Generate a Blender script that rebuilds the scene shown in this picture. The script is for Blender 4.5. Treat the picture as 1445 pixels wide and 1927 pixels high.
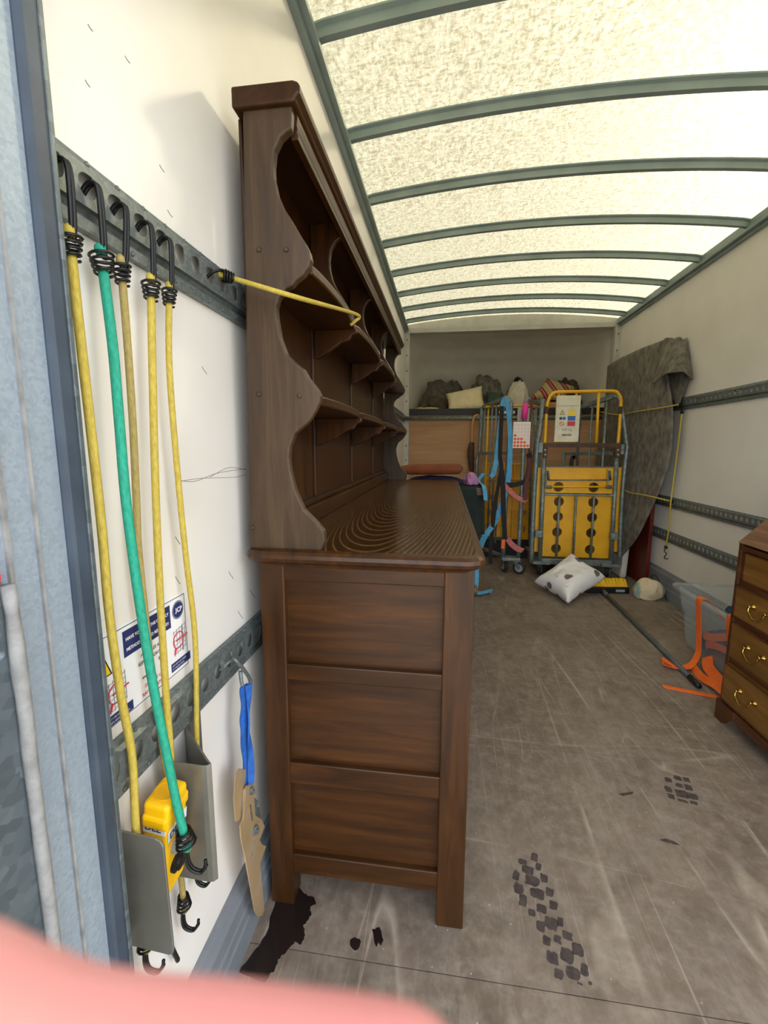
import bpy, bmesh, math, random
from mathutils import Vector, Matrix, noise
random.seed(7)
V = Vector
sc = bpy.context.scene
for o in list(bpy.data.objects): bpy.data.objects.remove(o)
COL = sc.collection

# ---------------------------------------------------------------- camera
FPX, CX, CY = 830.0, 722.5, 963.5
CAM = V((0, 0, 1.15))
_p, _y, _r = (math.radians(a) for a in (8.439, 7.811, 0.182))
FW = V((-math.sin(_y)*math.cos(_p), math.cos(_y)*math.cos(_p), -math.sin(_p)))
_R = V((math.cos(_y), math.sin(_y), 0)); _U = _R.cross(FW)
RT = math.cos(_r)*_R + math.sin(_r)*_U
UP = -math.sin(_r)*_R + math.cos(_r)*_U
cd = bpy.data.cameras.new('camera'); cam = bpy.data.objects.new('camera', cd); COL.objects.link(cam)
cam.matrix_world = Matrix(((RT.x, UP.x, -FW.x, CAM.x), (RT.y, UP.y, -FW.y, CAM.y), (RT.z, UP.z, -FW.z, CAM.z), (0, 0, 0, 1)))
cd.sensor_fit = 'VERTICAL'; cd.sensor_height = 36; cd.lens = FPX/1927*36
cd.clip_start = .001; cd.clip_end = 500
cd.dof.use_dof = True; cd.dof.focus_distance = 1.8; cd.dof.aperture_fstop = 18
sc.camera = cam

# ---------------------------------------------------------------- sky, sun, exposure
SUN_DIR = V((.149, .199, .153)).normalized()
w = bpy.data.worlds.new('sky'); sc.world = w; w.use_nodes = True
nt = w.node_tree; bg = nt.nodes['Background']
sky = nt.nodes.new('ShaderNodeTexSky'); sky.sky_type = 'NISHITA'; sky.sun_disc = False
sky.sun_elevation = math.asin(SUN_DIR.z); sky.sun_rotation = math.atan2(SUN_DIR.x, SUN_DIR.y)
sky.air_density = 1.0; sky.dust_density = 3.0; sky.ozone_density = 1.0
hz = nt.nodes.new('ShaderNodeHueSaturation'); hz.inputs['Saturation'].default_value = .28
nt.links.new(sky.outputs[0], hz.inputs['Color']); nt.links.new(hz.outputs[0], bg.inputs[0]); bg.inputs[1].default_value = .88
sl = bpy.data.lights.new('sun_offscreen', 'SUN'); sl.energy = 19; sl.angle = math.radians(4); sl.color = (1, .925, .77)
so = bpy.data.objects.new('sun_offscreen', sl); COL.objects.link(so)
so.rotation_euler = SUN_DIR.to_track_quat('Z', 'Y').to_euler(); so.location = (2, 3, 8)
sc.view_settings.view_transform = 'Standard'; sc.view_settings.look = 'None'
sc.view_settings.gamma = 1; sc.view_settings.use_curve_mapping = False
sc.view_settings.exposure = 0.5

# ---------------------------------------------------------------- helpers
def ray(px, py): return RT*((px-CX)/FPX) - UP*((py-CY)/FPX) + FW
def at(px, py, ax, val):
    """world point on the plane ax = val seen at this spot of the photograph"""
    d = ray(px, py); i = 'xyz'.index(ax)
    return CAM + d*((val-CAM[i])/d[i])

def lin(c):
    f = lambda v: v/12.92 if v <= .04045 else ((v+.055)/1.055)**2.4
    return tuple(f(v/255) for v in c) + (1,)

MATS = {}
def base(name):
    m = bpy.data.materials.new(name); m.use_nodes = True; MATS[name] = m
    t = m.node_tree; b = t.nodes['Principled BSDF']
    return m, t, b
def nod(t, kind, **kw):
    n = t.nodes.new('ShaderNode'+kind)
    for k, v in kw.items():
        if k in n.inputs.keys() if isinstance(k, str) else False: n.inputs[k].default_value = v
        else: setattr(n, k, v)
    return n
def mapped(t, scale=(1, 1, 1), rot=(0, 0, 0), coord='Object'):
    c = nod(t, 'TexCoord'); m = nod(t, 'Mapping'); m.inputs['Scale'].default_value = scale; m.inputs['Rotation'].default_value = rot
    t.links.new(c.outputs[coord], m.inputs[0]); return m.outputs[0]
def noisetex(t, vec, scale, detail=4, rough=.55, dist=0):
    n = nod(t, 'TexNoise'); n.inputs['Scale'].default_value = scale; n.inputs['Detail'].default_value = detail
    n.inputs['Roughness'].default_value = rough; n.inputs['Distortion'].default_value = dist
    t.links.new(vec, n.inputs['Vector']); return n.outputs['Fac']
def ramp(t, fac, stops):
    r = nod(t, 'ValToRGB'); e = r.color_ramp.elements
    while len(e) < len(stops): e.new(.5)
    for el, (p, c) in zip(e, stops):
        el.position = p; el.color = c if len(c) == 4 else lin(c)
    t.links.new(fac, r.inputs[0]); return r.outputs[0]
def mix(t, fac, a, b, mode='MIX'):
    m = nod(t, 'Mix'); m.data_type = 'RGBA'; m.blend_type = mode
    for sock, v in ((m.inputs[0], fac), (m.inputs[6], a), (m.inputs[7], b)):
        if hasattr(v, 'links'): t.links.new(v, sock)
        else: sock.default_value = v
    return m.outputs[2]
def bump(t, b, fac, strength, dist=.002):
    n = nod(t, 'Bump'); n.inputs['Strength'].default_value = strength; n.inputs['Distance'].default_value = dist
    t.links.new(fac, n.inputs['Height']); t.links.new(n.outputs[0], b.inputs['Normal'])

def mat(name, col, rough=.5, metal=0.0, col2=None, scale=12, stretch=(1, 1, 1), bmp=0, bscale=60, lo=.35, hi=.7, detail=4, bdist=.002):
    if name in MATS: return MATS[name]
    m, t, b = base(name)
    b.inputs['Roughness'].default_value = rough; b.inputs['Metallic'].default_value = metal
    if col2:
        v = mapped(t, stretch); n = noisetex(t, v, scale, detail)
        t.links.new(ramp(t, n, [(lo, col), (hi, col2)]), b.inputs['Base Color'])
    else: b.inputs['Base Color'].default_value = lin(col)
    if bmp:
        v = mapped(t, stretch); bump(t, b, noisetex(t, v, bscale, 3), bmp, bdist)
    return m

def wood(name, c1, c2, c3, axis='z', scale=9, rough=.38, ring=3.0, spec=.32, dist=6):
    if name in MATS: return MATS[name]
    m, t, b = base(name)
    s = {'x': (.09, 1, 1), 'y': (1, .09, 1), 'z': (1, 1, .09)}[axis]
    grain = noisetex(t, mapped(t, s), 14*ring, 5, .6, .5)
    fig = noisetex(t, mapped(t, tuple(k**.6 for k in s)), 5, 3, .5, 1.2)
    fine = noisetex(t, mapped(t, tuple(90*k*k for k in s)), 5, 4, .6)
    c = ramp(t, grain, [(.3, c1), (.5, c2), (.72, c3)])
    c = mix(t, ramp(t, fig, [(.35, (0, 0, 0, 1)), (.7, (.55, .55, .55, 1))]), c, lin(c1))
    c = mix(t, ramp(t, fine, [(.60, (0, 0, 0, 1)), (.72, (.45, .45, .45, 1))]), c, lin(tuple(k*.55 for k in c1)))
    t.links.new(c, b.inputs['Base Color'])
    b.inputs['Roughness'].default_value = rough; b.inputs['Specular IOR Level'].default_value = spec
    bump(t, b, fine, .10, .0008)
    return m

class MB:
    def __init__(s): s.v = []; s.f = []
    def add(s, vs, fs):
        n = len(s.v); s.v += [V(p) for p in vs]; s.f += [tuple(n+i for i in f) for f in fs]; return s
    def box(s, x0, x1, y0, y1, z0, z1, M=None):
        vs = [V((x, y, z)) for x in (x0, x1) for y in (y0, y1) for z in (z0, z1)]
        if M: vs = [M @ p for p in vs]
        return s.add(vs, [(0, 1, 3, 2), (4, 6, 7, 5), (0, 4, 5, 1), (2, 3, 7, 6), (0, 2, 6, 4), (1, 5, 7, 3)])
    def bar(s, a, b, wu, wv, up=(0, 0, 1)):
        """rectangular bar from a to b"""
        a, b = V(a), V(b); d = (b-a).normalized(); u = d.cross(V(up))
        if u.length < 1e-4: u = d.cross(V((0, 1, 0)))
        u.normalize(); v = u.cross(d)
        vs = [p + u*i*wu/2 + v*j*wv/2 for p in (a, b) for i, j in ((-1, -1), (1, -1), (1, 1), (-1, 1))]
        return s.add(vs, [(0, 3, 2, 1), (4, 5, 6, 7), (0, 1, 5, 4), (1, 2, 6, 5), (2, 3, 7, 6), (3, 0, 4, 7)])
    def tube(s, pts, r, n=8, closed=False, cap=True):
        pts = [V(p) for p in pts]; k = len(pts); rs = r if isinstance(r, (list, tuple)) else [r]*k
        b0 = len(s.v); prev = None
        for i, p in enumerate(pts):
            a = pts[i-1] if (i or closed) else p; c = pts[(i+1) % k] if (i < k-1 or closed) else p
            d = (c-a).normalized()
            if prev is None:
                u = d.orthogonal().normalized()
            else:
                u = prev - d*prev.dot(d)
                u = u.normalized() if u.length > 1e-6 else d.orthogonal().normalized()
            prev = u; w_ = d.cross(u)
            for j in range(n):
                an = 2*math.pi*j/n; s.v.append(p + (u*math.cos(an)+w_*math.sin(an))*rs[i])
        for i in range(k if closed else k-1):
            for j in range(n):
                a = b0+i*n+j; b = b0+i*n+(j+1) % n; c = b0+((i+1) % k)*n+(j+1) % n; d = b0+((i+1) % k)*n+j
                s.f.append((a, b, c, d))
        if cap and not closed:
            s.f.append(tuple(b0+j for j in reversed(range(n)))); s.f.append(tuple(b0+(k-1)*n+j for j in range(n)))
        return s
    def prism(s, poly, fn, a0, a1):
        """poly: 2-D points, fn(u, v, a) -> world"""
        n = len(poly); vs = [fn(u, v, a0) for u, v in poly] + [fn(u, v, a1) for u, v in poly]
        fs = [tuple(reversed(range(n))), tuple(range(n, 2*n))] + [(i, (i+1) % n, n+(i+1) % n, n+i) for i in range(n)]
        return s.add(vs, fs)
    def lathe(s, prof, o, ax=(0, 0, 1), n=16):
        o = V(o); ax = V(ax).normalized(); u = ax.orthogonal().normalized(); w_ = ax.cross(u); b0 = len(s.v)
        for r, h in prof:
            for j in range(n):
                an = 2*math.pi*j/n; s.v.append(o+ax*h+(u*math.cos(an)+w_*math.sin(an))*r)
        for i in range(len(prof)-1):
            for j in range(n): s.f.append((b0+i*n+j, b0+i*n+(j+1) % n, b0+(i+1)*n+(j+1) % n, b0+(i+1)*n+j))
        s.f.append(tuple(b0+j for j in reversed(range(n)))); s.f.append(tuple(b0+(len(prof)-1)*n+j for j in range(n)))
        return s
    def grid(s, fn, nu, nv):
        b0 = len(s.v)
        for i in range(nu+1):
            for j in range(nv+1): s.v.append(V(fn(i/nu, j/nv)))
        for i in range(nu):
            for j in range(nv):
                a = b0+i*(nv+1)+j; s.f.append((a, a+nv+1, a+nv+2, a+1))
        return s
    def ribbon(s, pts, wd, th=.0025):
        """strap: wd = one width vector or one per point"""
        pts = [V(p) for p in pts]; k = len(pts); ws = wd if isinstance(wd, list) else [V(wd)]*k; b0 = len(s.v)
        for i, p in enumerate(pts):
            d = (pts[min(i+1, k-1)]-pts[max(i-1, 0)]).normalized(); w_ = V(ws[i]); n = d.cross(w_)
            n = n.normalized()*th/2 if n.length > 1e-8 else V((0, th/2, 0))
            s.v += [p-w_/2-n, p+w_/2-n, p+w_/2+n, p-w_/2+n]
        for i in range(k-1):
            for j in range(4): s.f.append((b0+i*4+j, b0+i*4+(j+1) % 4, b0+(i+1)*4+(j+1) % 4, b0+(i+1)*4+j))
        s.f += [(b0, b0+3, b0+2, b0+1), tuple(b0+(k-1)*4+j for j in range(4))]
        return s
    def holes(s, fn, cells, th, N=12):
        """sheet cells (u0,u1,v0,v1,cu,cv,rfun) with one hole each; fn(u,v,w)"""
        for u0, u1, v0, v1, cu, cv, rf in cells:
            ang = sorted([2*math.pi*i/N for i in range(N)] + [math.atan2(v-cv, u-cu) % (2*math.pi) for u in (u0, u1) for v in (v0, v1)])
            out, inn = [], []
            for a in ang:
                c, q = math.cos(a), math.sin(a)
                t_ = min([((u1 if c > 0 else u0)-cu)/c if abs(c) > 1e-6 else 9, ((v1 if q > 0 else v0)-cv)/q if abs(q) > 1e-6 else 9])
                out.append((cu+c*t_, cv+q*t_)); r = rf(a); inn.append((cu+c*r, cv+q*r))
            n = len(ang)
            vs = [fn(*p, 0) for p in out]+[fn(*p, 0) for p in inn]
            fs = [(i, (i+1) % n, n+(i+1) % n, n+i) for i in range(n)]
            if th:
                vs += [fn(*p, -th) for p in out]+[fn(*p, -th) for p in inn]
                fs += [(3*n+i, 3*n+(i+1) % n, 2*n+(i+1) % n, 2*n+i) for i in range(n)]
                fs += [(n+i, n+(i+1) % n, 3*n+(i+1) % n, 3*n+i) for i in range(n)]
                fs += [((i+1) % n, i, 2*n+i, 2*n+(i+1) % n) for i in range(n)]
            s.add(vs, fs)
        return s
    def build(s, name, m, parent=None, smooth=False, bevel=0, solid=0, sub=0, seg=2, fix=True):
        off = wl(parent) if parent else None
        if parent is None:
            lo = V((min(p[i] for p in s.v) for i in range(3))); hi = V((max(p[i] for p in s.v) for i in range(3)))
            off = V(((lo.x+hi.x)/2, (lo.y+hi.y)/2, lo.z))
        me = bpy.data.meshes.new(name)
        me.from_pydata([tuple(p-off) for p in s.v], [], s.f); me.update()
        if fix:
            b = bmesh.new(); b.from_mesh(me); bmesh.ops.recalc_face_normals(b, faces=b.faces); b.to_mesh(me); b.free()
        if smooth:
            me.polygons.foreach_set('use_smooth', [True]*len(me.polygons))
        o = bpy.data.objects.new(name, me); COL.objects.link(o)
        if m is not None: me.materials.append(m if not isinstance(m, str) else MATS[m])
        if parent: o.parent = parent
        else: o.location = off
        if solid: q = o.modifiers.new('thick', 'SOLIDIFY'); q.thickness = solid; q.offset = 0
        if bevel: q = o.modifiers.new('bevel', 'BEVEL'); q.width = bevel; q.segments = seg; q.limit_method = 'ANGLE'; q.angle_limit = .6
        if sub: q = o.modifiers.new('sub', 'SUBSURF'); q.levels = sub; q.render_levels = sub
        return o

def wl(o):
    p = V((0, 0, 0))
    while o: p = p + o.location; o = o.parent
    return p
def tag(o, label, cat=None, group=None, kind=None):
    o['label'] = label
    if cat: o['category'] = cat
    if group: o['group'] = group
    if kind: o['kind'] = kind
    return o
def thing(name, label, cat, loc, group=None):
    o = bpy.data.objects.new(name, None); COL.objects.link(o); o.location = loc; o.empty_display_size = .05
    return tag(o, label, cat, group)
def struct(o, label=None):
    o['kind'] = 'structure'
    if label: o['label'] = label
    return o
def share(o, loc, parent=None):
    c = o.copy(); COL.objects.link(c); c.location = loc
    if parent: c.parent = parent
    return c
def curve(pts, n=6):
    """Catmull-Rom through pts"""
    pts = [V(p) for p in pts]; out = []
    for i in range(len(pts)-1):
        a = pts[max(i-1, 0)]; b = pts[i]; c = pts[i+1]; d = pts[min(i+2, len(pts)-1)]
        for k in range(n):
            t = k/n; out.append(.5*((2*b)+(c-a)*t+(2*a-5*b+4*c-d)*t*t+(3*b-a-3*c+d)*t**3))
    return out+[pts[-1]]
def spec(pts, ax, val): return [at(a, b, ax, val) for a, b in pts]
def text(s_, size, origin, u, v, m, parent, name='lettering', align='LEFT', bold=0.0):
    cu = bpy.data.curves.new('t', 'FONT'); cu.body = s_; cu.size = size; cu.align_x = align; cu.offset = bold; cu.resolution_u = 3
    t = bpy.data.objects.new('t', cu); COL.objects.link(t)
    dg = bpy.context.evaluated_depsgraph_get(); me = bpy.data.meshes.new_from_object(t.evaluated_get(dg))
    bpy.data.objects.remove(t)
    u, v = V(u).normalized(), V(v).normalized(); n = u.cross(v); o_ = V(origin)-wl(parent)
    for q in me.vertices: q.co = o_+u*q.co.x+v*q.co.y+n*.0003
    me.materials.clear(); me.materials.append(MATS[m] if isinstance(m, str) else m)
    o = bpy.data.objects.new(name, me); COL.objects.link(o); o.parent = parent
    return o
def quad(o, u, v, du, dv, th=.0004):
    """flat print: thin plate with corner o"""
    o, u, v = V(o), V(u).normalized(), V(v).normalized(); n = u.cross(v)
    mb = MB(); vs = [o+u*a+v*b+n*c for c in (0, th) for a, b in ((0, 0), (du, 0), (du, dv), (0, dv))]
    return mb.add(vs, [(0, 3, 2, 1), (4, 5, 6, 7), (0, 1, 5, 4), (1, 2, 6, 5), (2, 3, 7, 6), (3, 0, 4, 7)])

# ---------------------------------------------------------------- materials
XL, XR, YB, ZR = -.46, 1.725, 5.0, 2.39
def m_wall():
    m, t, b = base('wall')
    v = mapped(t); n = noisetex(t, v, 3, 5); f = noisetex(t, v, 160, 2)
    c = ramp(t, n, [(.3, (226, 221, 211)), (.75, (236, 232, 225))])
    sc1 = noisetex(t, mapped(t, (1, 2.5, 18), (.5, 0, 0)), 7, 4, .6, .4)
    c = mix(t, ramp(t, sc1, [(.71, (0, 0, 0)), (.76, (150, 150, 150))]), c, lin((150, 142, 130)))
    t.links.new(c, b.inputs['Base Color']); b.inputs['Roughness'].default_value = .45
    bump(t, b, f, .08, .001)
m_wall()
def m_roof():
    m, t, b = base('grp_roof')
    v1 = mapped(t, (1.0, .38, 1), (0, 0, .35)); v2 = mapped(t, (.4, 1, 1), (0, 0, .9))
    a = noisetex(t, v1, 75, 4, .7, .6); c2 = noisetex(t, v2, 75, 4, .7, .6); big = noisetex(t, mapped(t), 1.2, 4)
    k = ramp(t, mix(t, .5, a, c2), [(.40, (.40, .34, .20, 1)), (.48, (.68, .63, .42, 1)), (.58, (.92, .90, .72, 1))])
    k = mix(t, ramp(t, big, [(.3, (0, 0, 0, 1)), (.8, (.45, .45, .45, 1))]), k, (.72, .69, .52, 1))
    tr = nod(t, 'BsdfTranslucent'); t.links.new(k, tr.inputs[0])
    df = nod(t, 'BsdfDiffuse'); t.links.new(k, df.inputs[0])
    tp = nod(t, 'BsdfTransparent'); tp.inputs[0].default_value = (.95, .91, .70, 1)
    x1 = nod(t, 'MixShader'); x1.inputs[0].default_value = .088
    t.links.new(df.outputs[0], x1.inputs[1]); t.links.new(tr.outputs[0], x1.inputs[2])
    x2 = nod(t, 'MixShader'); x2.inputs[0].default_value = .020
    t.links.new(x1.outputs[0], x2.inputs[1]); t.links.new(tp.outputs[0], x2.inputs[2])
    t.links.new(x2.outputs[0], t.nodes['Material Output'].inputs[0])
m_roof()
def m_floor():
    m, t, b = base('floor_ply')
    v = mapped(t); n = noisetex(t, v, 2.2, 6, .6); n2 = noisetex(t, v, 26, 6, .72); n4 = noisetex(t, v, 9, 5, .65)
    c = ramp(t, n, [(.3, (108, 94, 80)), (.7, (136, 120, 104))])
    c = mix(t, ramp(t, n2, [(.42, (0, 0, 0, 1)), (.75, (.75, .75, .75, 1))]), c, lin((160, 147, 133)))
    c = mix(t, ramp(t, n4, [(.45, (0, 0, 0, 1)), (.72, (.6, .6, .6, 1))]), c, lin((84, 71, 61)))
    msk = noisetex(t, v, 1.7, 3)
    for sx, rot, sc_, wdt_, amt in (((2.6, .16, 1), (0, 0, .42), 1.5, .006, .6), ((3.4, .14, 1), (0, 0, .2), 2.0, .004, .5), ((2.2, .2, 1), (0, 0, .65), 2.6, .004, .4), ((.3, 2.2, 1), (0, 0, .1), 1.3, .003, .4)):
        s = noisetex(t, mapped(t, sx, rot), sc_, 1.2, .4, .15)
        ln = ramp(t, s, [(.5-wdt_*2, (0, 0, 0, 1)), (.5, (amt, amt, amt, 1)), (.5+wdt_, (0, 0, 0, 1))])
        ln = mix(t, 1.0, ln, ramp(t, noisetex(t, v, 6, 4), [(.4, (0, 0, 0, 1)), (.6, (1, 1, 1, 1))]), 'MULTIPLY')
        c = mix(t, ln, c, lin((190, 175, 155)))
    hz_ = noisetex(t, mapped(t, (2.2, .5, 1), (0, 0, .5)), 5, 6, .7, .6)
    c = mix(t, ramp(t, hz_, [(.5, (0, 0, 0, 1)), (.75, (.55, .55, .55, 1))]), c, lin((158, 144, 129)))
    sp = nod(t, 'TexVoronoi'); sp.inputs['Scale'].default_value = 24; t.links.new(v, sp.inputs['Vector'])
    c = mix(t, ramp(t, sp.outputs['Distance'], [(.03, (.7, .7, .7, 1)), (.05, (0, 0, 0, 1))]), c, lin((205, 198, 185)))
    t.links.new(c, b.inputs['Base Color'])
    t.links.new(ramp(t, n2, [(.3, (.5, .5, .5, 1)), (.8, (.75, .75, .75, 1))]), b.inputs['Roughness'])
    bump(t, b, n2, .25, .002)
m_floor()
def m_galv(name, c1, c2, c3, sc_=28, rough=.42, metal=.75):
    m, t, b = base(name)
    vo = nod(t, 'TexVoronoi'); vo.inputs['Scale'].default_value = sc_; t.links.new(mapped(t), vo.inputs['Vector'])
    n = noisetex(t, mapped(t), 9, 4)
    c = ramp(t, vo.outputs['Color'], [(.1, c1), (.5, c2), (.95, c3)])
    c = mix(t, ramp(t, n, [(.35, (0, 0, 0, 1)), (.75, (.55, .55, .55, 1))]), c, lin(c1))
    t.links.new(c, b.inputs['Base Color']); b.inputs['Metallic'].default_value = metal; b.inputs['Roughness'].default_value = rough
    return m
m_galv('galv', (98, 106, 106), (116, 124, 123), (136, 143, 141), 160, .45, .45)
m_galv('galv_post', (142, 155, 166), (151, 164, 175), (161, 173, 183), 260, .5, .3)
m_galv('galv_plate', (88, 98, 103), (102, 112, 117), (122, 133, 138), 90, .45, .5)
m_galv('galv_tube', (110, 120, 120), (128, 138, 136), (152, 160, 156), 40, .5, .5)
m_galv('galv_dark', (86, 90, 84), (104, 108, 100), (126, 128, 118), 60, .5, .6)
mat('bow', (150, 165, 160), .5, .25, (132, 148, 144), 6)
mat('pod_grp', (226, 220, 206), .55, 0, (214, 207, 192), 4)
mat('white_trim', (205, 202, 192), .5, 0, (190, 186, 174), 8)
mat('kick', (140, 145, 152), .45, .25, (122, 127, 133), 6)
mat('seal', (62, 74, 88), .5, 0, (48, 58, 70), 14)
mat('bead', (150, 150, 148), .7, 0, (116, 116, 116), 40, bmp=.5, bscale=160)
mat('red', (225, 40, 50), .5)
wood('oak', (45, 25, 9), (63, 36, 12), (82, 48, 18), 'z', 8, .34)
wood('oak_h', (45, 25, 9), (63, 36, 12), (82, 48, 18), 'x', 8, .32)
wood('oak_y', (45, 25, 9), (63, 36, 12), (82, 48, 18), 'y', 8, .36)
wood('oak_grey', (56, 42, 29), (71, 54, 37), (86, 67, 47), 'z', 7, .45)
def m_counter():
    m, t, b = base('counter_oak')
    v = mapped(t, (1, .16, 1)); n = noisetex(t, v, 3.2, 2, .5, 0)
    wv = nod(t, 'TexWave'); wv.wave_type = 'RINGS'; wv.rings_direction = 'Z'; wv.inputs['Scale'].default_value = 36
    wv.inputs['Distortion'].default_value = 38; wv.inputs['Detail'].default_value = .5; wv.inputs['Detail Scale'].default_value = .09
    t.links.new(v, wv.inputs[0])
    c = ramp(t, wv.outputs['Fac'], [(.0, (128, 94, 54)), (.07, (84, 56, 29)), (.25, (66, 42, 20)), (1, (58, 36, 17))])
    fine = noisetex(t, mapped(t, (120, 6, 1)), 2, 4)
    c = mix(t, ramp(t, fine, [(.45, (0, 0, 0, 1)), (.8, (.5, .5, .5, 1))]), c, lin((30, 18, 9)))
    t.links.new(c, b.inputs['Base Color'])
    t.links.new(ramp(t, n, [(.3, (.15, .15, .15, 1)), (.7, (.28, .28, .28, 1))]), b.inputs['Roughness'])
    b.inputs['Specular IOR Level'].default_value = .6
    bump(t, b, wv.outputs['Fac'], .05, .0006)
m_counter()
wood('mahogany', (66, 36, 18), (92, 54, 27), (116, 72, 38), 'y', 9, .35)
wood('walnut', (102, 68, 28), (128, 88, 38), (150, 107, 52), 'y', 7, .33, 2.0)
wood('lid_wood', (96, 62, 40), (122, 84, 58), (146, 106, 78), 'y', 7, .4)
wood('plywood', (176, 134, 94), (194, 150, 108), (208, 166, 124), 'x', 5, .6, 1.2)
wood('red_board', (84, 24, 15), (104, 32, 20), (118, 42, 26), 'z', 5, .35, 1.5)
wood('pale_wood', (190, 140, 80), (205, 155, 95), (220, 172, 112), 'z', 12, .45)
mat('brass', (205, 170, 92), .28, 1.0, (170, 132, 62), 30)
mat('black_steel', (26, 27, 27), .38, .4)
mat('bungee_yellow', (196, 174, 72), .75, 0, (172, 148, 54), 260, (1, 1, .4), .4, 500)
mat('bungee_dull', (166, 148, 86), .75, 0, (146, 126, 66), 260, (1, 1, .4), .4, 500)
mat('bungee_green', (34, 158, 128), .75, 0, (24, 132, 106), 260, (1, 1, .4), .4, 500)
mat('sticker', (236, 236, 236), .35)
mat('navy', (36, 48, 100), .4); mat('ink', (44, 46, 60), .5); mat('ink_red', (205, 46, 62), .5); mat('warn', (244, 208, 20), .4)
mat('ink_grey', (130, 132, 140), .5); mat('blue_print', (20, 92, 172), .4); mat('print_white', (240, 240, 240), .4); mat('black', (16, 16, 16), .5)
mat('plate_steel', (132, 130, 120), .38, .5, (104, 102, 92), 7)
mat('yellow_plastic', (248, 194, 8), .4, 0, (232, 176, 4), 12)
mat('cage_yellow', (238, 178, 22), .45, 0, (222, 160, 16), 6)
mat('tube_yellow', (238, 182, 30), .4, 0, (214, 150, 26), 40, lo=.5, hi=.9)
mat('brown_bar', (86, 60, 44), .6, .2, (70, 48, 36), 10)
mat('blue_web', (36, 98, 178), .7, 0, (28, 80, 156), 60)
mat('sky_web', (92, 170, 212), .7, 0, (70, 148, 196), 30)
mat('black_web', (30, 27, 25), .8); mat('pink_web', (205, 120, 112), .7, 0, (180, 96, 92), 30); mat('maroon_web', (96, 52, 46), .8)
mat('hot_pink', (238, 58, 160), .6)
mat('zinc', (206, 176, 140), .38, .45, (184, 160, 112), 12)
mat('grey_cloth', (92, 87, 78), .95, 0, (134, 128, 117), 24, (1, 1, .6), .7, 160, detail=6)
mat('grey_cloth_dark', (84, 79, 70), .95, 0, (116, 109, 98), 22, bmp=.7, bscale=140)
mat('camo_cloth', (92, 80, 58), .95, 0, (62, 52, 40), 26, bmp=.6, bscale=120)
mat('cream_cloth', (226, 212, 172), .9, 0, (214, 198, 156), 20, bmp=.5, bscale=220)
mat('white_cloth', (214, 208, 190), .9, 0, (196, 188, 168), 14, bmp=.4, bscale=120)
mat('green_cloth', (62, 84, 70), .9, 0, (50, 70, 58), 20, bmp=.4, bscale=160)
mat('orange_cloth', (190, 132, 76), .9, 0, (172, 116, 66), 20, bmp=.4, bscale=160)
mat('fringe_cloth', (206, 200, 140), .95, 0, (186, 178, 110), 30, bmp=.7, bscale=120)
mat('brown_velvet', (138, 72, 36), .8, 0, (112, 56, 28), 6, bmp=.3, bscale=120)
mat('purple_cloth', (60, 42, 76), .9, 0, (46, 32, 62), 10, bmp=.4, bscale=120)
mat('mauve_cloth', (176, 124, 168), .9, 0, (152, 98, 144), 14, bmp=.4, bscale=120)
mat('bottle_green', (28, 42, 36), .9, 0, (22, 34, 30), 10, bmp=.4, bscale=160)
mat('blue_cloth', (30, 76, 112), .85, 0, (20, 54, 88), 10)
mat('rubber', (40, 40, 40), .7); mat('wheel_grey', (150, 154, 154), .5)
mat('orange_web', (255, 122, 44), .7, 0, (246, 104, 30), 24)
mat('bristle', (240, 192, 20), .6, 0, (214, 164, 10), 90, (1, 1, .2))
mat('pole_grey', (98, 102, 98), .45, .3, (84, 88, 84), 8)
mat('mattress_white', (204, 200, 186), .9)
mat('skin', (216, 148, 140), .5, 0, (208, 134, 128), 40)
MATS['skin'].node_tree.nodes['Principled BSDF'].inputs['Subsurface Weight'].default_value = .2
MATS['skin'].node_tree.nodes['Principled BSDF'].inputs['Subsurface Radius'].default_value = (.004, .0015, .001)
mat('sleeve', (52, 58, 70), .9, 0, (44, 50, 62), 40, bmp=.4, bscale=200)
mat('asphalt', (108, 107, 103), .9, 0, (124, 122, 117), 3)
mat('sign_cream', (226, 220, 196), .5, 0, (212, 204, 178), 18)
mat('wet', (34, 26, 24), .22); mat('dark_mud', (58, 48, 45), .8, 0, (82, 70, 64), 60)
mat('orange_dot', (226, 96, 40), .5); mat('pale_dot', (232, 208, 200), .5); mat('dot_sheet', (236, 226, 218), .4)
def m_striped():
    m, t, b = base('striped'); wv = nod(t, 'TexWave'); wv.bands_direction = 'X'; wv.wave_profile = 'SAW'
    wv.inputs['Scale'].default_value = 2.6; wv.inputs['Distortion'].default_value = .3
    t.links.new(mapped(t, (1, 1, 1), (0, .5, 0)), wv.inputs[0])
    c = ramp(t, wv.outputs['Fac'], [(0, (186, 168, 112)), (.3, (150, 62, 66)), (.5, (206, 150, 140)), (.56, (140, 54, 60)), (.75, (190, 172, 120)), (.9, (160, 148, 96))])
    t.nodes['Color Ramp'].color_ramp.interpolation = 'CONSTANT'
    t.links.new(c, b.inputs['Base Color']); b.inputs['Roughness'].default_value = .9
m_striped()
def m_floral():
    m, t, b = base('floral'); v = mapped(t)
    vo = nod(t, 'TexVoronoi'); vo.inputs['Scale'].default_value = 8.5; vo.inputs['Randomness'].default_value = .8; t.links.new(v, vo.inputs['Vector'])
    n = noisetex(t, v, 30, 4, .6, .5); n3 = noisetex(t, mapped(t, (1, 1, 5), (.3, .8, 0)), 9, 3)
    d = mix(t, .22, vo.outputs['Distance'], n)
    c = ramp(t, d, [(.28, (112, 104, 104)), (.32, (168, 156, 154)), (.345, (238, 235, 231))])
    c = mix(t, ramp(t, n3, [(.70, (0, 0, 0, 1)), (.73, (.7, .7, .7, 1))]), c, lin((104, 96, 98)))
    t.links.new(c, b.inputs['Base Color']); b.inputs['Roughness'].default_value = .85
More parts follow.
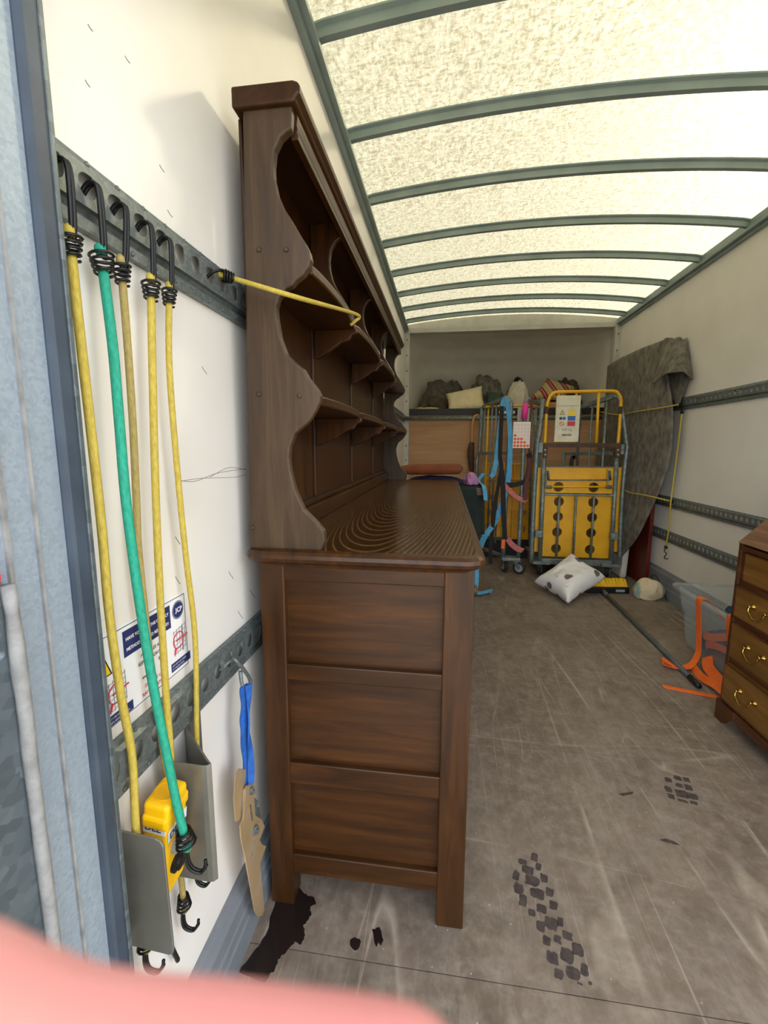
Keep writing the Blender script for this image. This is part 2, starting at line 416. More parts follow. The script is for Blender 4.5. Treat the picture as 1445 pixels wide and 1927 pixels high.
m_floral()
def m_sack():
    m, t, b = base('sack'); wv = nod(t, 'TexWave'); wv.bands_direction = 'X'; wv.inputs['Scale'].default_value = 1.7; wv.inputs['Distortion'].default_value = 1.2
    wv.inputs['Detail Scale'].default_value = 2
    t.links.new(mapped(t, (1, .4, .3)), wv.inputs[0])
    c = ramp(t, wv.outputs['Fac'], [(.93, (216, 198, 162)), (.95, (136, 158, 148)), (.97, (206, 192, 160)), (.985, (140, 160, 150))])
    t.links.new(c, b.inputs['Base Color']); b.inputs['Roughness'].default_value = .9
    bump(t, b, noisetex(t, mapped(t), 260, 2), .4)
m_sack()
def m_clear():
    m, t, b = base('clear_plastic')
    b.inputs['Base Color'].default_value = (.93, .95, .96, 1); b.inputs['Roughness'].default_value = .25
    tp = nod(t, 'BsdfTransparent'); tp.inputs[0].default_value = (.93, .95, .95, 1)
    x = nod(t, 'MixShader'); x.inputs[0].default_value = .85
    t.links.new(b.outputs[0], x.inputs[1]); t.links.new(tp.outputs[0], x.inputs[2]); t.links.new(x.outputs[0], t.nodes['Material Output'].inputs[0])
m_clear()

# ---------------------------------------------------------------- the truck body
fl = struct(MB().box(XL-.05, XR+.05, .36, YB+.05, -.06, -.018).build('floor', 'floor_ply'))
for y0, y1 in ((.36, .822), (.8245, 1.612), (1.6145, 3.05), (3.0525, YB)):
    MB().box(XL, XR, y0, y1, -.02, 0).build('floor_board', 'floor_ply', fl)
struct(MB().box(XL-.05, XL, .44, YB+.20, -.06, 2.46).build('wall_left', 'wall'))
wlo = bpy.data.objects['wall_left']
for k_, pth in enumerate([[(330, 902), (365, 906), (410, 890), (462, 882)], [(338, 906), (380, 900), (440, 898), (463, 893)], [(395, 898), (430, 880), (463, 884)]]):
    MB().tube(curve([at(a, b_, 'x', XL) for a, b_ in pth], 6), .0006, 4).build('pen_scribble', mat('scuff', (120, 116, 112), .8), wlo)
for k_, (a, b_) in enumerate([(330, 1010), (430, 1075), (300, 310), (165, 45), (160, 150), (330, 1085), (235, 105), (315, 395), (380, 690), (448, 1150), (470, 1110)]):
    MB().tube(curve([at(a, b_, 'x', XL), at(a+3, b_+6, 'x', XL), at(a+9, b_+14, 'x', XL)], 3), .0008, 4).build('scuff_mark', mat('scuff', (120, 116, 112), .8), wlo)
struct(MB().box(XR, XR+.05, .44, YB+.20, -.06, 2.46).build('wall_right', 'wall'))
wb = struct(MB().box(XL, XR, YB, YB+.03, 0, 1.50).build('wall_back', 'plywood'))
# arched translucent roof
def arch(x): u = (x-(XL+XR)/2)/((XR-XL)/2); return .075*(1-u*u)
NX = 24
XS = [XL-.04+(XR-XL+.08)*i/NX for i in range(NX+1)]
ceil = struct(MB().grid(lambda u, v: (XL-.045+(XR-XL+.09)*u, .36+(YB-.31)*v, ZR+.062+arch(XL-.045+(XR-XL+.09)*u)), NX, 12).build('ceiling', 'grp_roof', smooth=True))
struct(ceil, 'translucent fibreglass roof sheet')
for y in (.56, 1.05, 1.55, 2.02, 2.51, 3.03, 3.52, 3.98, 4.40, 4.80):
    mb = MB()
    n = len(XS)
    prof = [(-.024, .058), (-.024, .050), (-.012, .046), (-.012, .004), (.022, .004), (.022, 0), (-.016, 0), (-.016, .044), (-.028, .050), (-.028, .058)]
    prof = [(-.022, .060), (-.022, .054), (-.010, .048), (-.010, .020), (.014, .020), (.014, .048), (.022, .054), (.022, .060)]
    k = len(prof)
    vs = [(min(max(x, XL+.002), XR-.002), y+p, ZR+arch(x)+q) for x in XS for p, q in prof]
    fs = [(i*k+j, i*k+(j+1) % k, (i+1)*k+(j+1) % k, (i+1)*k+j) for i in range(n-1) for j in range(k)]
    fs += [tuple(range(k)), tuple((n-1)*k+j for j in range(k))]
    mb.add(vs, fs).build('roof_bow', 'bow', ceil)
for nm, x0, x1, xa in (('trim_1', XL, XL+.022, XL+.045), ('trim_2', XR-.022, XR, XR-.045)):
    mb = MB().box(x0, x1, .40, YB, ZR-.03, ZR+.055)
    s_ = 1 if nm == 'trim_1' else -1
    mb.box(min(x0, xa), max(x1, xa), .40, YB, ZR-.012, ZR+.004)
    struct(mb.build(nm, 'bow'), 'galvanised side rail under the roof edge')
mb = MB().box(XL, XR, YB-.05, YB+.06, ZR-.035, ZR+.01)
struct(mb.build('trim_3', 'white_trim'), 'cream cross rail at the head of the box body')
gp = [(XL, ZR+.009)]+[(x, ZR+.060+arch(x)) for x in [XL+(XR-XL)*i/16 for i in range(17)]]+[(XR, ZR+.009)]
struct(MB().prism(gp, lambda u, v, a: V((u, a, v)), YB+.01, YB+.045).build('trim_9', 'white_trim'), 'cream arched head panel closing the roof end')
# corner posts with rivets
def rivets(parent, pts, r, ax, m):
    first = None
    for p in pts:
        if first is None:
            mb = MB().lathe([(r, 0), (r*.95, r*.35), (r*.5, r*.65)], (0, 0, 0), ax, 8)
            me = bpy.data.meshes.new('rivet'); me.from_pydata([tuple(q) for q in mb.v], [], mb.f); me.update(); me.materials.append(MATS[m])
            first = me
        o = bpy.data.objects.new('rivet', first); COL.objects.link(o); o.parent = parent; o.location = V(p)-wl(parent)
for nm, x0, x1, px in (('trim_4', XL, XL+.055, XL+.028), ('trim_5', XR-.055, XR, XR-.028)):
    o = struct(MB().box(x0, x1, YB-.07, YB+.02, 0, ZR-.036).build(nm, 'white_trim', bevel=.004), 'white corner post with rivets')
    rivets(o, [(px, YB-.07, z) for z in [.2+.16*i for i in range(14)]], .009, (0, -1, 0), 'galv')
# over-cab pod
def pod(u, v):
    # v runs from roof edge over and down to the pod floor, u across
    prof = [(5.05, 2.37), (5.30, 2.36), (5.52, 2.29), (5.70, 2.14), (5.82, 1.92), (5.87, 1.70), (5.88, 1.53)]
    k = v*(len(prof)-1); i = min(int(k), len(prof)-2); t = k-i
    y, z = [prof[i][j]*(1-t)+prof[i+1][j]*t for j in (0, 1)]
    a = 2*u-1; s = math.copysign(min(1, abs(a)*1.0), a)
    sq = 1-abs(s)**7
    return ((XL+XR)/2+(XR-XL)/2*s, 5.04+(y-5.04)*(.12+.88*sq), z)
struct(MB().grid(pod, 40, 24).build('wall_luton', 'pod_grp', smooth=True, solid=.012), 'moulded white over-cab pod')
struct(MB().box(XL, XR, YB+.0, YB+.9, 1.50, 1.535).build('floor_luton', 'plywood'), 'plywood shelf floor over the cab')
struct(MB().box(XL+.056, XR-.056, YB-.022, YB+.002, 1.495, 1.562).build('trim_6', 'black', bevel=.002), 'black edge strip of the over-cab shelf')
struct(MB().tube([(XL, 4.90, 1.452), (XR, 4.90, 1.452)], .022, 12).build('trim_7', 'galv_tube', smooth=True), 'grey steel tube across the front of the box')
# kick plates
def kick(nm, x, s, h):
    prof = [(0, 0), (.034, 0), (.034, h*.42), (.030, h*.44), (.030, h*.60), (.026, h*.62), (.026, h*.86), (.018, h*.90), (.012, h), (0, h)]
    mb = MB().prism(prof, lambda u, v, a: V((x+s*u, a, v)), .44, YB-.07)
    struct(mb.build(nm, 'kick', bevel=.0015), 'grey ridged kick plate')
kick('baseboard_left', XL, 1, .15); kick('baseboard_right', XR, -1, .205)
# rear door post on the near left
po = struct(MB().box(-.56, -.42, .345, .466, -.1, 2.45).build('door_1', 'galv_post', bevel=.006), 'pale blue-grey galvanised rear door post')
mb = MB().box(-.4215, -.416, .362, .3665, -.1, 2.44); mb.box(-.4215, -.4165, .395, .398, -.1, 2.44)
mb.build('seam', 'bead', po)
mb = MB().box(-.43, -.412, .432, .458, -.1, 2.44)
o = mb.build('rubber_seal', 'seal', po, bevel=.006); o['label'] = 'dark blue-grey rubber seal strip'
mb = MB().box(-.43, -.416, .460, .468, -.1, 2.44); mb.build('edge_flange', 'galv_plate', po, bevel=.002)

struct(MB().box(XL-.05, XR+.05, .345, .44, 2.04, 2.46).build('trim_8', 'galv_post', bevel=.004), 'unseen rear header over the load opening, added to cut sky light on the upper wall')  # out-of-view header, added to hold sky light off the upper left wall
hd = bpy.data.objects['trim_8']
for k_ in range(5):  # unseen shutter, invented to shade the upper wall, now rolled up behind the header
    MB().box(XL+.03, XR-.03, .445, .460, 2.062+k_*.066, 2.126+k_*.066).build('added_shutter_slat', 'white_trim', hd, bevel=.004)
MB().box(XL+.03, XR-.03, .440, .465, 2.030, 2.062).build('added_shutter_bar', 'galv', hd, bevel=.004)
MB().tube([(XL, .56, 2.29), (XR, .56, 2.29)], .085, 16).build('added_shutter_drum', 'bow', hd, smooth=True)
# outside ground
struct(MB().grid(lambda u, v: (-30+60*u, -30+60*v, -1.05), 2, 2).build('ground', 'asphalt'), 'grey yard surface outside')

# ---------------------------------------------------------------- lashing rails
def lashing_rail(label, x, s, z1, h, y0, y1, m='galv', pitch=.048, ph=0.0, riv=0):
    """hat-section rail with a row of keyhole openings; s = direction into the room"""
    t = thing('lashing_rail', label, 'rail', (x, (y0+y1)/2, z1-h))
    z0 = z1-h
    mb = MB()
    zf0, zf1 = z0+h*.30, z0+h*.86
    fn = lambda u, v, w_: V((x+s*(.018+w_), u, v))
    cells = []; y = y0
    while y < y1-1e-4:
        ye = min(y+pitch, y1)
        cells.append((y, ye, zf0, zf1, (y+ye)/2, (zf0+zf1)/2+.001, lambda a: .0142+.0035*max(0, math.cos(a-.8))**10))
        y = ye
    mb.holes(fn, cells, .0015, 18)
    def strip(p, q):
        return [V((x+s*p[0], y0, p[1])), V((x+s*p[0], y1, p[1])), V((x+s*q[0], y1, q[1])), V((x+s*q[0], y0, q[1]))]
    for p, q in (((.010, z1), (.012, z0+h*.93)), ((.012, z0+h*.93), (.018, zf1)), ((.018, zf0), (.010, z0+h*.30)), ((.010, z0+h*.30), (.007, z0+h*.25)), ((.007, z0+h*.25), (.010, z0+h*.20)), ((.010, z0+h*.20), (.012, z0+h*.17)), ((.012, z0+h*.17), (.012, z0))):
        mb.add(strip(p, q), [(0, 1, 2, 3)])
    mb.add(strip((.010, z1), (0, z1)), [(0, 1, 2, 3)]); mb.add(strip((.012, z0), (0, z0)), [(0, 1, 2, 3)])
    mb.build('channel', m, t)
    pts = []
    for i in range(riv):
        pts += [(x+s*.0115, y0+.03+i*.052, z1-.004), (x+s*.0125, y0+.05+i*.052, z0+.006)]
    if pts: rivets(t, pts, .0035, (s, 0, 0), 'galv')
    return t
lashing_rail('upper galvanised lashing rail on the left wall, bungee hooks in its holes', XL, 1, 1.499, .085, .466, YB-.125, riv=9)
lashing_rail('lower galvanised lashing rail on the left wall below the white sticker', XL, 1, .735, .082, .466, YB-.125, riv=9)
lashing_rail('topmost lashing rail on the right wall, level with the blanket corner', XR, -1, 1.512, .088, .5, YB-.125, riv=60)
lashing_rail('middle lashing rail on the right wall, crossed by a hanging bungee', XR, -1, .775, .080, .5, YB-.125, riv=60)
lashing_rail('lowest lashing rail on the right wall above the plastic box', XR, -1, .512, .082, .5, YB-.125, riv=60)

# ---------------------------------------------------------------- the dresser
DY0, DY1 = .92, 3.05
d = thing('welsh_dresser', 'dark oak dresser with scalloped plate rack standing along the left wall', 'dresser', (-.17, 1.98, 0))
XB, XF = -.411, .068
# base: four posts
for x0, x1, in ((XB, XB+.058), (XF-.064, XF)):
    for y0 in (DY0, DY1-.075):
        MB().box(x0, x1, y0, y0+.055, 0, .893).build('leg', 'oak', d, bevel=.003)
ez = [.893, .850, .649, .610, .396, .340, .144, .089]
for yy in (DY0+.004, DY1-.075+.02):
    for a, b in ((0, 1), (2, 3), (4, 5), (6, 7)):
        o = MB().box(XB+.05, XF-.06, yy, yy+.03, ez[b], ez[a]).build('end_rail', 'oak_h', d, bevel=.003)
    for a, b in ((1, 2), (3, 4), (5, 6)):
        MB().box(XB+.05, XF-.06, yy+.014, yy+.024, ez[b]-.004, ez[a]+.004).build('end_panel', 'oak_h', d)
# front: rails, drawers, doors
MB().box(XF-.05, XF-.008, DY0+.05, DY1-.07, .855, .893).build('front_rail', 'oak_y', d)
MB().box(XF-.05, XF-.008, DY0+.05, DY1-.07, .62, .65).build('front_rail', 'oak_y', d)
MB().box(XF-.05, XF-.008, DY0+.05, DY1-.07, .10, .15).build('front_rail', 'oak_y', d)
MB().box(XB+.01, XB+.02, DY0+.04, DY1-.05, .10, .89).build('carcass_back', 'oak_y', d)
MB().box(XB+.02, XF-.03, DY0+.04, DY1-.05, .11, .13).build('carcass_floor', 'oak_y', d)
n = 4; y0 = DY0+.056; wdt = (DY1-.076-y0)/n
for i in range(n):
    a, b = y0+i*wdt+.004, y0+(i+1)*wdt-.004
    dr = MB().box(XF-.04, XF, a, b, .653, .852).build('drawer', 'oak_y', d, bevel=.003)
    MB().lathe([(.008, 0), (.007, .012), (.016, .02), (.012, .03)], (XF, (a+b)/2, .75), (1, 0, 0), 12).build('knob', 'oak_grey', dr, smooth=True)
    do = MB().box(XF-.04, XF-.01, a, b, .153, .617).build('cupboard_door', 'oak', d)
    mbf = MB().box(XF-.01, XF, a, a+.05, .153, .617).box(XF-.01, XF, b-.05, b, .153, .617).box(XF-.01, XF, a+.05, b-.05, .153, .21).box(XF-.01, XF, a+.05, b-.05, .56, .617)
    mbf.build('door_frame', 'oak', do, bevel=.002)
    MB().lathe([(.008, 0), (.007, .012), (.014, .02), (.010, .028)], (XF, b-.025, .42), (1, 0, 0), 12).build('knob', 'oak_grey', do, smooth=True)
# counter with moulded edge
prof = [(0, -.010), (.004, -.003), (.012, 0), (.022, .006), (.026, .014), (.024, .022), (.017, .028), (.006, .031), (-.02, .031)]
mb = MB(); cx0, cx1, cy0, cy1 = -.444+.026, .092-.026, .895+.026, 3.075-.026
rings = []
for off, z in prof:
    ring = []
    for (x, y, sx, sy) in ((cx1, cy0, 1, -1), (cx1, cy1, 1, 1), (cx0, cy1, -1, 1), (cx0, cy0, -1, -1)):
        a0 = math.atan2(sy, sx)
        for k in range(5):
            an = a0-math.pi/4+math.pi/2*k/4; rr = .02+off
            ring.append(V((x-sx*.02+math.cos(an)*rr, y-sy*.02+math.sin(an)*rr, .893+z)))
    rings.append(ring)
k = len(rings[0]); vs = [p for r_ in rings for p in r_]
fs = [(i*k+j, i*k+(j+1) % k, (i+1)*k+(j+1) % k, (i+1)*k+j) for i in range(len(rings)-1) for j in range(k)]
fs += [tuple(range(k)), tuple((len(rings)-1)*k+j for j in range(k))]
ct = mb.add(vs, fs).build('counter_top', 'counter_oak', d); ct.data.materials.append(MATS['oak_y'])
for pl in ct.data.polygons:
    if pl.normal.z < .97: pl.material_index = 1
ct['label'] = 'glossy counter top with open oak grain'
ZC = .924
# rack sides
SIDE = [(603, 1026), (611, 1010), (609, 1000), (596, 984), (572, 960), (556, 925), (546, 887), (543, 862), (545, 842), (554, 817), (566, 806), (578, 796), (585, 787), (594, 772), (601, 757), (603, 745), (599, 734), (590, 723), (580, 710), (571, 694), (556, 683), (539, 666), (527, 635), (521, 600), (519, 577), (524, 560), (538, 543), (549, 537), (556, 528), (570, 517), (581, 501), (585, 488), (582, 473), (575, 458), (566, 444), (557, 429), (546, 410), (531, 387), (521, 364), (514, 333), (513, 310), (516, 281), (527, 257), (538, 247), (547, 241), (549, 205)]
front = [at(a, b, 'y', DY0) for a, b in SIDE]
front = [(p.x, p.z) for p in front]; front[0] = (front[0][0], ZC-.002); front[1] = (front[1][0], .945)
front[-1] = (front[-1][0], 1.80)
sidepoly = [(-.432, ZC-.002)] + front + [(-.408, 1.80)]
def plank(poly, y0, name, m='oak_grey', th=.022):
    return MB().prism(poly, lambda u, v, a: V((u, a, v)), y0, y0+th).build(name, m, d, bevel=.004, seg=3)
s1 = plank(sidepoly, DY0, 'rack_side'); s1['label'] = 'shaped rack side with double-scalloped front edge'
plank(sidepoly, DY1-.022, 'rack_side')
for px, py in ((487, 470), (538, 470), (487, 742), (563, 745), (475, 993)):
    c = at(px, py, 'y', DY0)
    MB().lathe([(.0055, 0), (.005, .002), (.003, .0035)], c, (0, -1, 0), 10).build('dowel_peg', 'oak_grey', d, smooth=True)
# shelves with bowed fronts in four bays
ZU, ZL = 1.512, 1.248
joints = [DY0+.02, 1.38, 1.93, 2.47, DY1-.02]
def shelf(z, xf):
    out = []
    for i in range(4):
        a, b = joints[i], joints[i+1]
        for k in range(13):
            t = k/12; bow_ = .014*math.sin(math.pi*t)**.7
            nt = .012*(math.exp(-((t)/.05)**2)+math.exp(-((1-t)/.05)**2)) if 0 < i < 4 else 0
            out.append((xf-.004+bow_-nt*.6, a+(b-a)*t*.985+(b-a)*.0075))
    poly = [(-.412, joints[0])] + out + [(-.412, joints[-1])]
    poly = [(x, y) for x, y in poly]
    return MB().prism(poly, lambda u, v, a: V((u, v, a)), z-.011, z+.009).build('plate_shelf', 'oak_y', d, bevel=.003)
shelf(ZU, -.277); shelf(ZL, -.264)
for z, xf in ((ZU, -.277), (ZL, -.264)):
    for y in joints[1:-1]:
        pr = [(-.405, z-.011), (xf+.004, z-.011), (xf+.004, z-.022), (xf-.012, z-.030), (xf-.022, z-.044), (xf-.045, z-.050), (xf-.075, z-.07), (-.395, z-.095), (-.405, z-.095)]
        MB().prism(pr, lambda u, v, a: V((u, a, v)), y-.010, y+.010).build('shelf_bracket', 'oak', d, bevel=.003)
# upper dividers follow the same scallop
zi = [i for i, p in enumerate(front) if p[1] > ZU+.012]
up_poly = [(-.412, ZU+.008)] + [(front[zi[0]][0]-.004, ZU+.008)] + [(front[i][0]-.004, front[i][1]) for i in zi] + [(-.412, 1.80)]
for y in joints[1:-1]:
    MB().prism(up_poly, lambda u, v, a: V((u, a, v)), y-.009, y+.009).build('divider', 'oak', d, bevel=.003)
# back: boards between stiles
ys = [DY0+.02, 1.38, 1.49, 1.95, 2.02, 2.54, 2.60, DY1-.02]
for i in range(7):
    thick = .016 if i % 2 else .008
    MB().box(-.428, -.428+thick, ys[i]+.001, ys[i+1]-.001, ZC, 1.80).build('back_board' if i % 2 == 0 else 'back_stile', 'oak', d, bevel=.003)
mb = MB().box(-.425, -.385, DY0+.02, DY1-.02, ZC, .975).box(-.425, -.398, DY0+.02, DY1-.02, .975, .992)
mb.build('bottom_rail', 'oak_y', d, bevel=.004)
# frieze and cornice
fp = [(-.318, 1.752), (-.304, 1.752), (-.303, 1.760), (-.306, 1.766), (-.304, 1.772), (-.306, 1.778), (-.304, 1.79), (-.304, 1.800), (-.318, 1.800)]
MB().prism(fp, lambda u, v, a: V((u, a, v)), DY0+.022, DY1-.022).build('frieze', 'oak_y', d, bevel=.001)
cp = [(-.425, 1.797), (-.300, 1.797), (-.296, 1.804), (-.289, 1.812), (-.287, 1.822), (-.291, 1.830), (-.302, 1.834), (-.425, 1.834)]
MB().prism(cp, lambda u, v, a: V((u, a, v)), DY0-.012, DY1+.012).build('cornice', 'oak_y', d, bevel=.010, seg=4)

# ---------------------------------------------------------------- bungee cords
def hook_pts(o, u, v, L, r):
    """S-hook wire: o = coil mouth, v = up, u = towards the hole"""
    o, u, v = V(o), V(u), V(v)
    return curve([o, o+v*L*.35-u*r*.1, o+v*L*.75-u*r*.35, o+v*L*.97+u*r*.35, o+v*L*.95+u*r*1.2, o+v*L*.80+u*r*1.55], 5)
def coil(o, ax, L, r0, r1, turns, wr, n=14):
    o, ax = V(o), V(ax).normalized(); u = ax.orthogonal().normalized(); w_ = ax.cross(u); pts = []
    N = int(turns*n)
    for i in range(N+1):
        t = i/N; an = 2*math.pi*turns*t; r = r0+(r1-r0)*t
        pts.append(o+ax*L*t+(u*math.cos(an)+w_*math.sin(an))*r)
    return MB().tube(pts, wr, 5)
def bungee(label, path, m, r=.0055, top=True, bottom=True, group=None, up=(0, 0, 1), inward=(-1, 0, 0), hl=.066, nb=0):
    pts = curve(path, 6); a, b = pts[0], pts[-1]
    t = thing('bungee_cord', label, 'bungee cord', b if b.z < a.z else a, group)
    MB().tube(pts, r, 8).build('cord', m, t, smooth=True)
    for end, on, dr in ((0, top, (pts[0]-pts[2]).normalized()), (1, bottom, (pts[-1]-pts[-3]).normalized())):
        if not on: continue
        p = pts[0] if end == 0 else pts[-1]
        coil(p-dr*.006, dr, .026, r*1.5, r*2.3, 4.2, .0019).build('coil', 'black_steel', t, smooth=True)
        MB().lathe([(r*.9, 0), (r*1.15, .004), (r*1.1, .010), (r*.5, .014)], p+dr*.018, dr, 10).build('cord_end', m, t, smooth=True)
        if end == 0:
            yh = .49+.048*round((p.y-.49)/.048); o_ = p+dr*.014        # nearest opening of the rail
            hp = curve([o_, V((o_.x+.004, o_.y*.7+yh*.3, o_.z+.018)), V((o_.x+.006, o_.y*.2+yh*.8, 1.456)), V((XL+.027, yh, 1.468)), V((XL+.017, yh, 1.467)), V((XL+.008, yh, 1.458))], 5)
        else:
            q = V((.9, .3, 0)); hp = curve([p+dr*.014, p+dr*.04-q*.006, p+dr*.064-q*.004, p+dr*.074+q*.010, p+dr*.062+q*.020, p+dr*.052+q*.022], 5)
        hk = MB().tube(hp, .0026, 6)
        off = V((0, .005, 0)) if end == 0 else V((.001, .004, 0))
        hk.tube([q_+off for q_ in (hp if end == 0 else hp[:-6])], .0026, 6)
        hk.build('hook', 'black_steel', t, smooth=True)
    return t
xb = -.437
def hang(pxs, x0=xb, x1=None):
    n = len(pxs); x1 = x0 if x1 is None else x1
    return [at(a, b, 'x', x0+(x1-x0)*i/(n-1)) for i, (a, b) in enumerate(pxs)]
bungee('yellow bungee cord beside the door post, its end behind the near steel plate', hang([(134, 478), (147, 600), (170, 800), (192, 1000), (205, 1150), (226, 1300), (248, 1420), (254, 1530), (262, 1650), (274, 1760)], -.432, -.432), 'bungee_yellow', group='bungee cords hanging on the left wall')
bungee('thick green bungee cord hanging on the left wall', hang([(194, 508), (212, 650), (225, 800), (238, 950), (265, 1150), (290, 1300), (310, 1400), (330, 1500), (346, 1568)], -.434, -.376), 'bungee_green', .0062, group='bungee cords hanging on the left wall')
bungee('dull yellow bungee cord hanging just behind the green one', hang([(230, 527), (240, 650), (250, 800), (257, 950), (262, 1050), (284, 1250), (308, 1420), (330, 1560), (345, 1690)], -.434, -.436), 'bungee_dull', .005, group='bungee cords hanging on the left wall')
bungee('yellow bungee cord hanging between the dull yellow one and the last one', hang([(284, 556), (287, 700), (292, 900), (300, 1100), (312, 1300), (320, 1400), (325, 1465)], -.432, -.432), 'bungee_yellow', .0055, bottom=False, group='bungee cords hanging on the left wall')
bungee('thin bright yellow bungee cord whose lower hook shows below the bent bracket', hang([(318, 568), (319, 700), (335, 900), (350, 1050), (367, 1200), (370, 1380), (372, 1500), (374, 1600)], -.434, -.436), 'bungee_yellow', .0048, group='bungee cords hanging on the left wall')
# cord stretched from the rail to the dresser shelf
t = thing('bungee_cord', 'yellow bungee cord stretched taut from the rail to the dresser shelf', 'bungee cord', (-.40, .90, 1.48))
pa, pb = at(436, 523, 'x', -.415), V((-.258, 1.30, 1.521))
pm = V((-.350, .895, 1.470))
pa = at(436, 523, 'y', .868)
mid = at(560, 560, 'y', .905)
MB().tube(curve([pa, mid, pb, pb+V((-.006, .004, -.016)), pb+V((-.02, .006, -.026))], 6), .0048, 8).build('cord', 'bungee_yellow', t, smooth=True)
dr = (pa-mid).normalized()
coil(pa-dr*.004, dr, .020, .008, .0115, 4, .0022).build('coil', 'black_steel', t, smooth=True)
MB().lathe([(.006, 0), (.0075, .004), (.007, .010), (.003, .014)], pa+dr*.012, dr, 10).build('cord_end', 'bungee_yellow', t, smooth=True)
hole = V((XL+.017, .824, 1.466))
hp = curve([pa+dr*.01, pa+dr*.024+V((.004, 0, .004)), V((-.424, .838, 1.478)), V((-.432, .826, 1.472)), hole, hole+V((-.008, 0, -.008))], 5)
MB().tube(hp, .0024, 6).tube([p+V((0, .004, .001)) for p in hp], .0024, 6).build('hook', 'black_steel', t, smooth=True)

# ---------------------------------------------------------------- stickers on the left wall
WX = XL+.0012
U_, V_ = (0, 1, 0), (0, 0, 1)
def st(y, z, dx=0): return V((WX+dx, y, z))
sy0, sy1, sz0, sz1 = .488, .708, .752, .892
s = quad(st(sy0, sz0, -.0012), U_, V_, sy1-sy0, sz1-sz0, .0012)
s = s.build('safety_sticker', 'sticker')
tag(s, 'white load restraint sticker with dark blue banner above the lower left rail', 'sticker')
def pr(y, z, w_, h_, m, name='print', dx=.0002): return quad(st(y, z, dx), U_, V_, w_, h_).build(name, m, s)
def frame_(y, z, w_, h_, m, b=.001):
    mb = MB()
    for a in ((y, z, w_, b), (y, z+h_-b, w_, b), (y, z, b, h_), (y+w_-b, z, b, h_)):
        q = quad(st(a[0], a[1], .0002), U_, V_, a[2], a[3]); mb.add(q.v, q.f)
    mb.build('border', m, s)
frame_(sy0+.003, sz0+.003, sy1-sy0-.006, sz1-sz0-.006, 'navy')
pr(.550, .842, .112, .040, 'navy', 'banner')
text('HAVE YOU USED THE CORRECT', .0070, st(.555, .866, .0006), U_, V_, 'print_white', s, bold=.0002)
text('METHOD OF LOAD RESTRAINT?', .0070, st(.555, .850, .0006), U_, V_, 'print_white', s, bold=.0002)
for i, (tx, m, z) in enumerate((('FOR SALES AND', 'ink', .826), ('REPAIRS CONTACT:', 'ink', .814), ('019         33', 'ink', .802), ('www.j          .com', 'ink', .790), ('DO NOT USE', 'ink_red', .774), ('RATCHET STRAPS', 'ink_red', .762))):
    text(tx, .0078, st(.612, z, .0003), U_, V_, m, s, align='CENTER', bold=.0001)
# round badge
cpt = st(.684, .866, .0002)
MB().lathe([(.0165, 0), (.0165, .0003)], cpt, (1, 0, 0), 28).build('badge', 'ink_grey', s)
MB().lathe([(.0135, .0003), (.0135, .0006)], cpt, (1, 0, 0), 28).build('badge', 'navy', s)
text('CP', .0120, st(.6805, .862, .0008), U_, V_, 'print_white', s, bold=.0003)
jp = [(0, 0), (.0016, -.0012), (.0034, -.0008), (.0043, .0010), (.0043, .0086), (.0027, .0086), (.0027, .0012), (.0022, .0004), (.0014, .0003), (.0006, .0009)]
MB().prism(jp, lambda u, v, a: V((WX+a, .6752+u, .862+v)), .0008, .0011).build('lettering', 'print_white', s)
# warning triangle
MB().add([st(.497, .832, .0002), st(.525, .832, .0002), st(.511, .866, .0002), st(.497, .832, .0006), st(.525, .832, .0006), st(.511, .866, .0006)], [(0, 2, 1), (3, 4, 5), (0, 1, 4, 3), (1, 2, 5, 4), (2, 0, 3, 5)]).build('warning_triangle', 'black', s)
MB().add([st(.5005, .834, .0007), st(.5215, .834, .0007), st(.511, .8605, .0007), st(.5005, .834, .0009), st(.5215, .834, .0009), st(.511, .8605, .0009)], [(0, 2, 1), (3, 4, 5), (0, 1, 4, 3), (1, 2, 5, 4), (2, 0, 3, 5)]).build('warning_triangle', 'warn', s)
text('!', .022, st(.511, .837, .0011), U_, V_, 'black', s, align='CENTER', bold=.0005)
# cage pictograms with red lens and dark caption
for (y, z, cap) in ((.516, .782, ('ONLY USE CENTRE', 'STRAPS AROUND LOAD')), (.668, .794, ('DO NOT USE STRAPS', 'AT UNDER HOLES'))):
    mb = MB()
    for i in range(5): q = quad(st(y+i*.008, z-.008+i*.0015, .0002), U_, V_, .0009, .046); mb.add(q.v, q.f)
    for i in range(6): q = quad(st(y-.002, z-.006+i*.008, .0002), (0, 1, .18), V_, .036, .0008); mb.add(q.v, q.f)
    q = quad(st(y+.022, z-.006, .0003), U_, V_, .004, .046); mb.add(q.v, q.f)
    mb.build('cage_drawing', 'ink_grey', s)
    c0 = st(y+.012, z+.018, .0007)
    MB().tube([c0+V((0, math.cos(a)*.0145, math.sin(a)*.0145)) for a in [i*math.pi/12 for i in range(24)]], .0009, 5, closed=True).tube([c0+V((0, -.008, -.012)), c0+V((0, -.013, -.022))], .0017, 5).tube([c0+V((0, -.006, 0)), c0+V((0, .026, .002))], .0012, 5).build('lens_drawing', 'ink_red', s)
    pr(y-.012, .757 if y < .6 else .762, .056, .015, 'navy', 'caption')
    text(cap[0], .0042, st(y-.010, .766 if y < .6 else .771, .0007), U_, V_, 'print_white', s)
    text(cap[1], .0042, st(y-.010, .760 if y < .6 else .765, .0007), U_, V_, 'print_white', s)
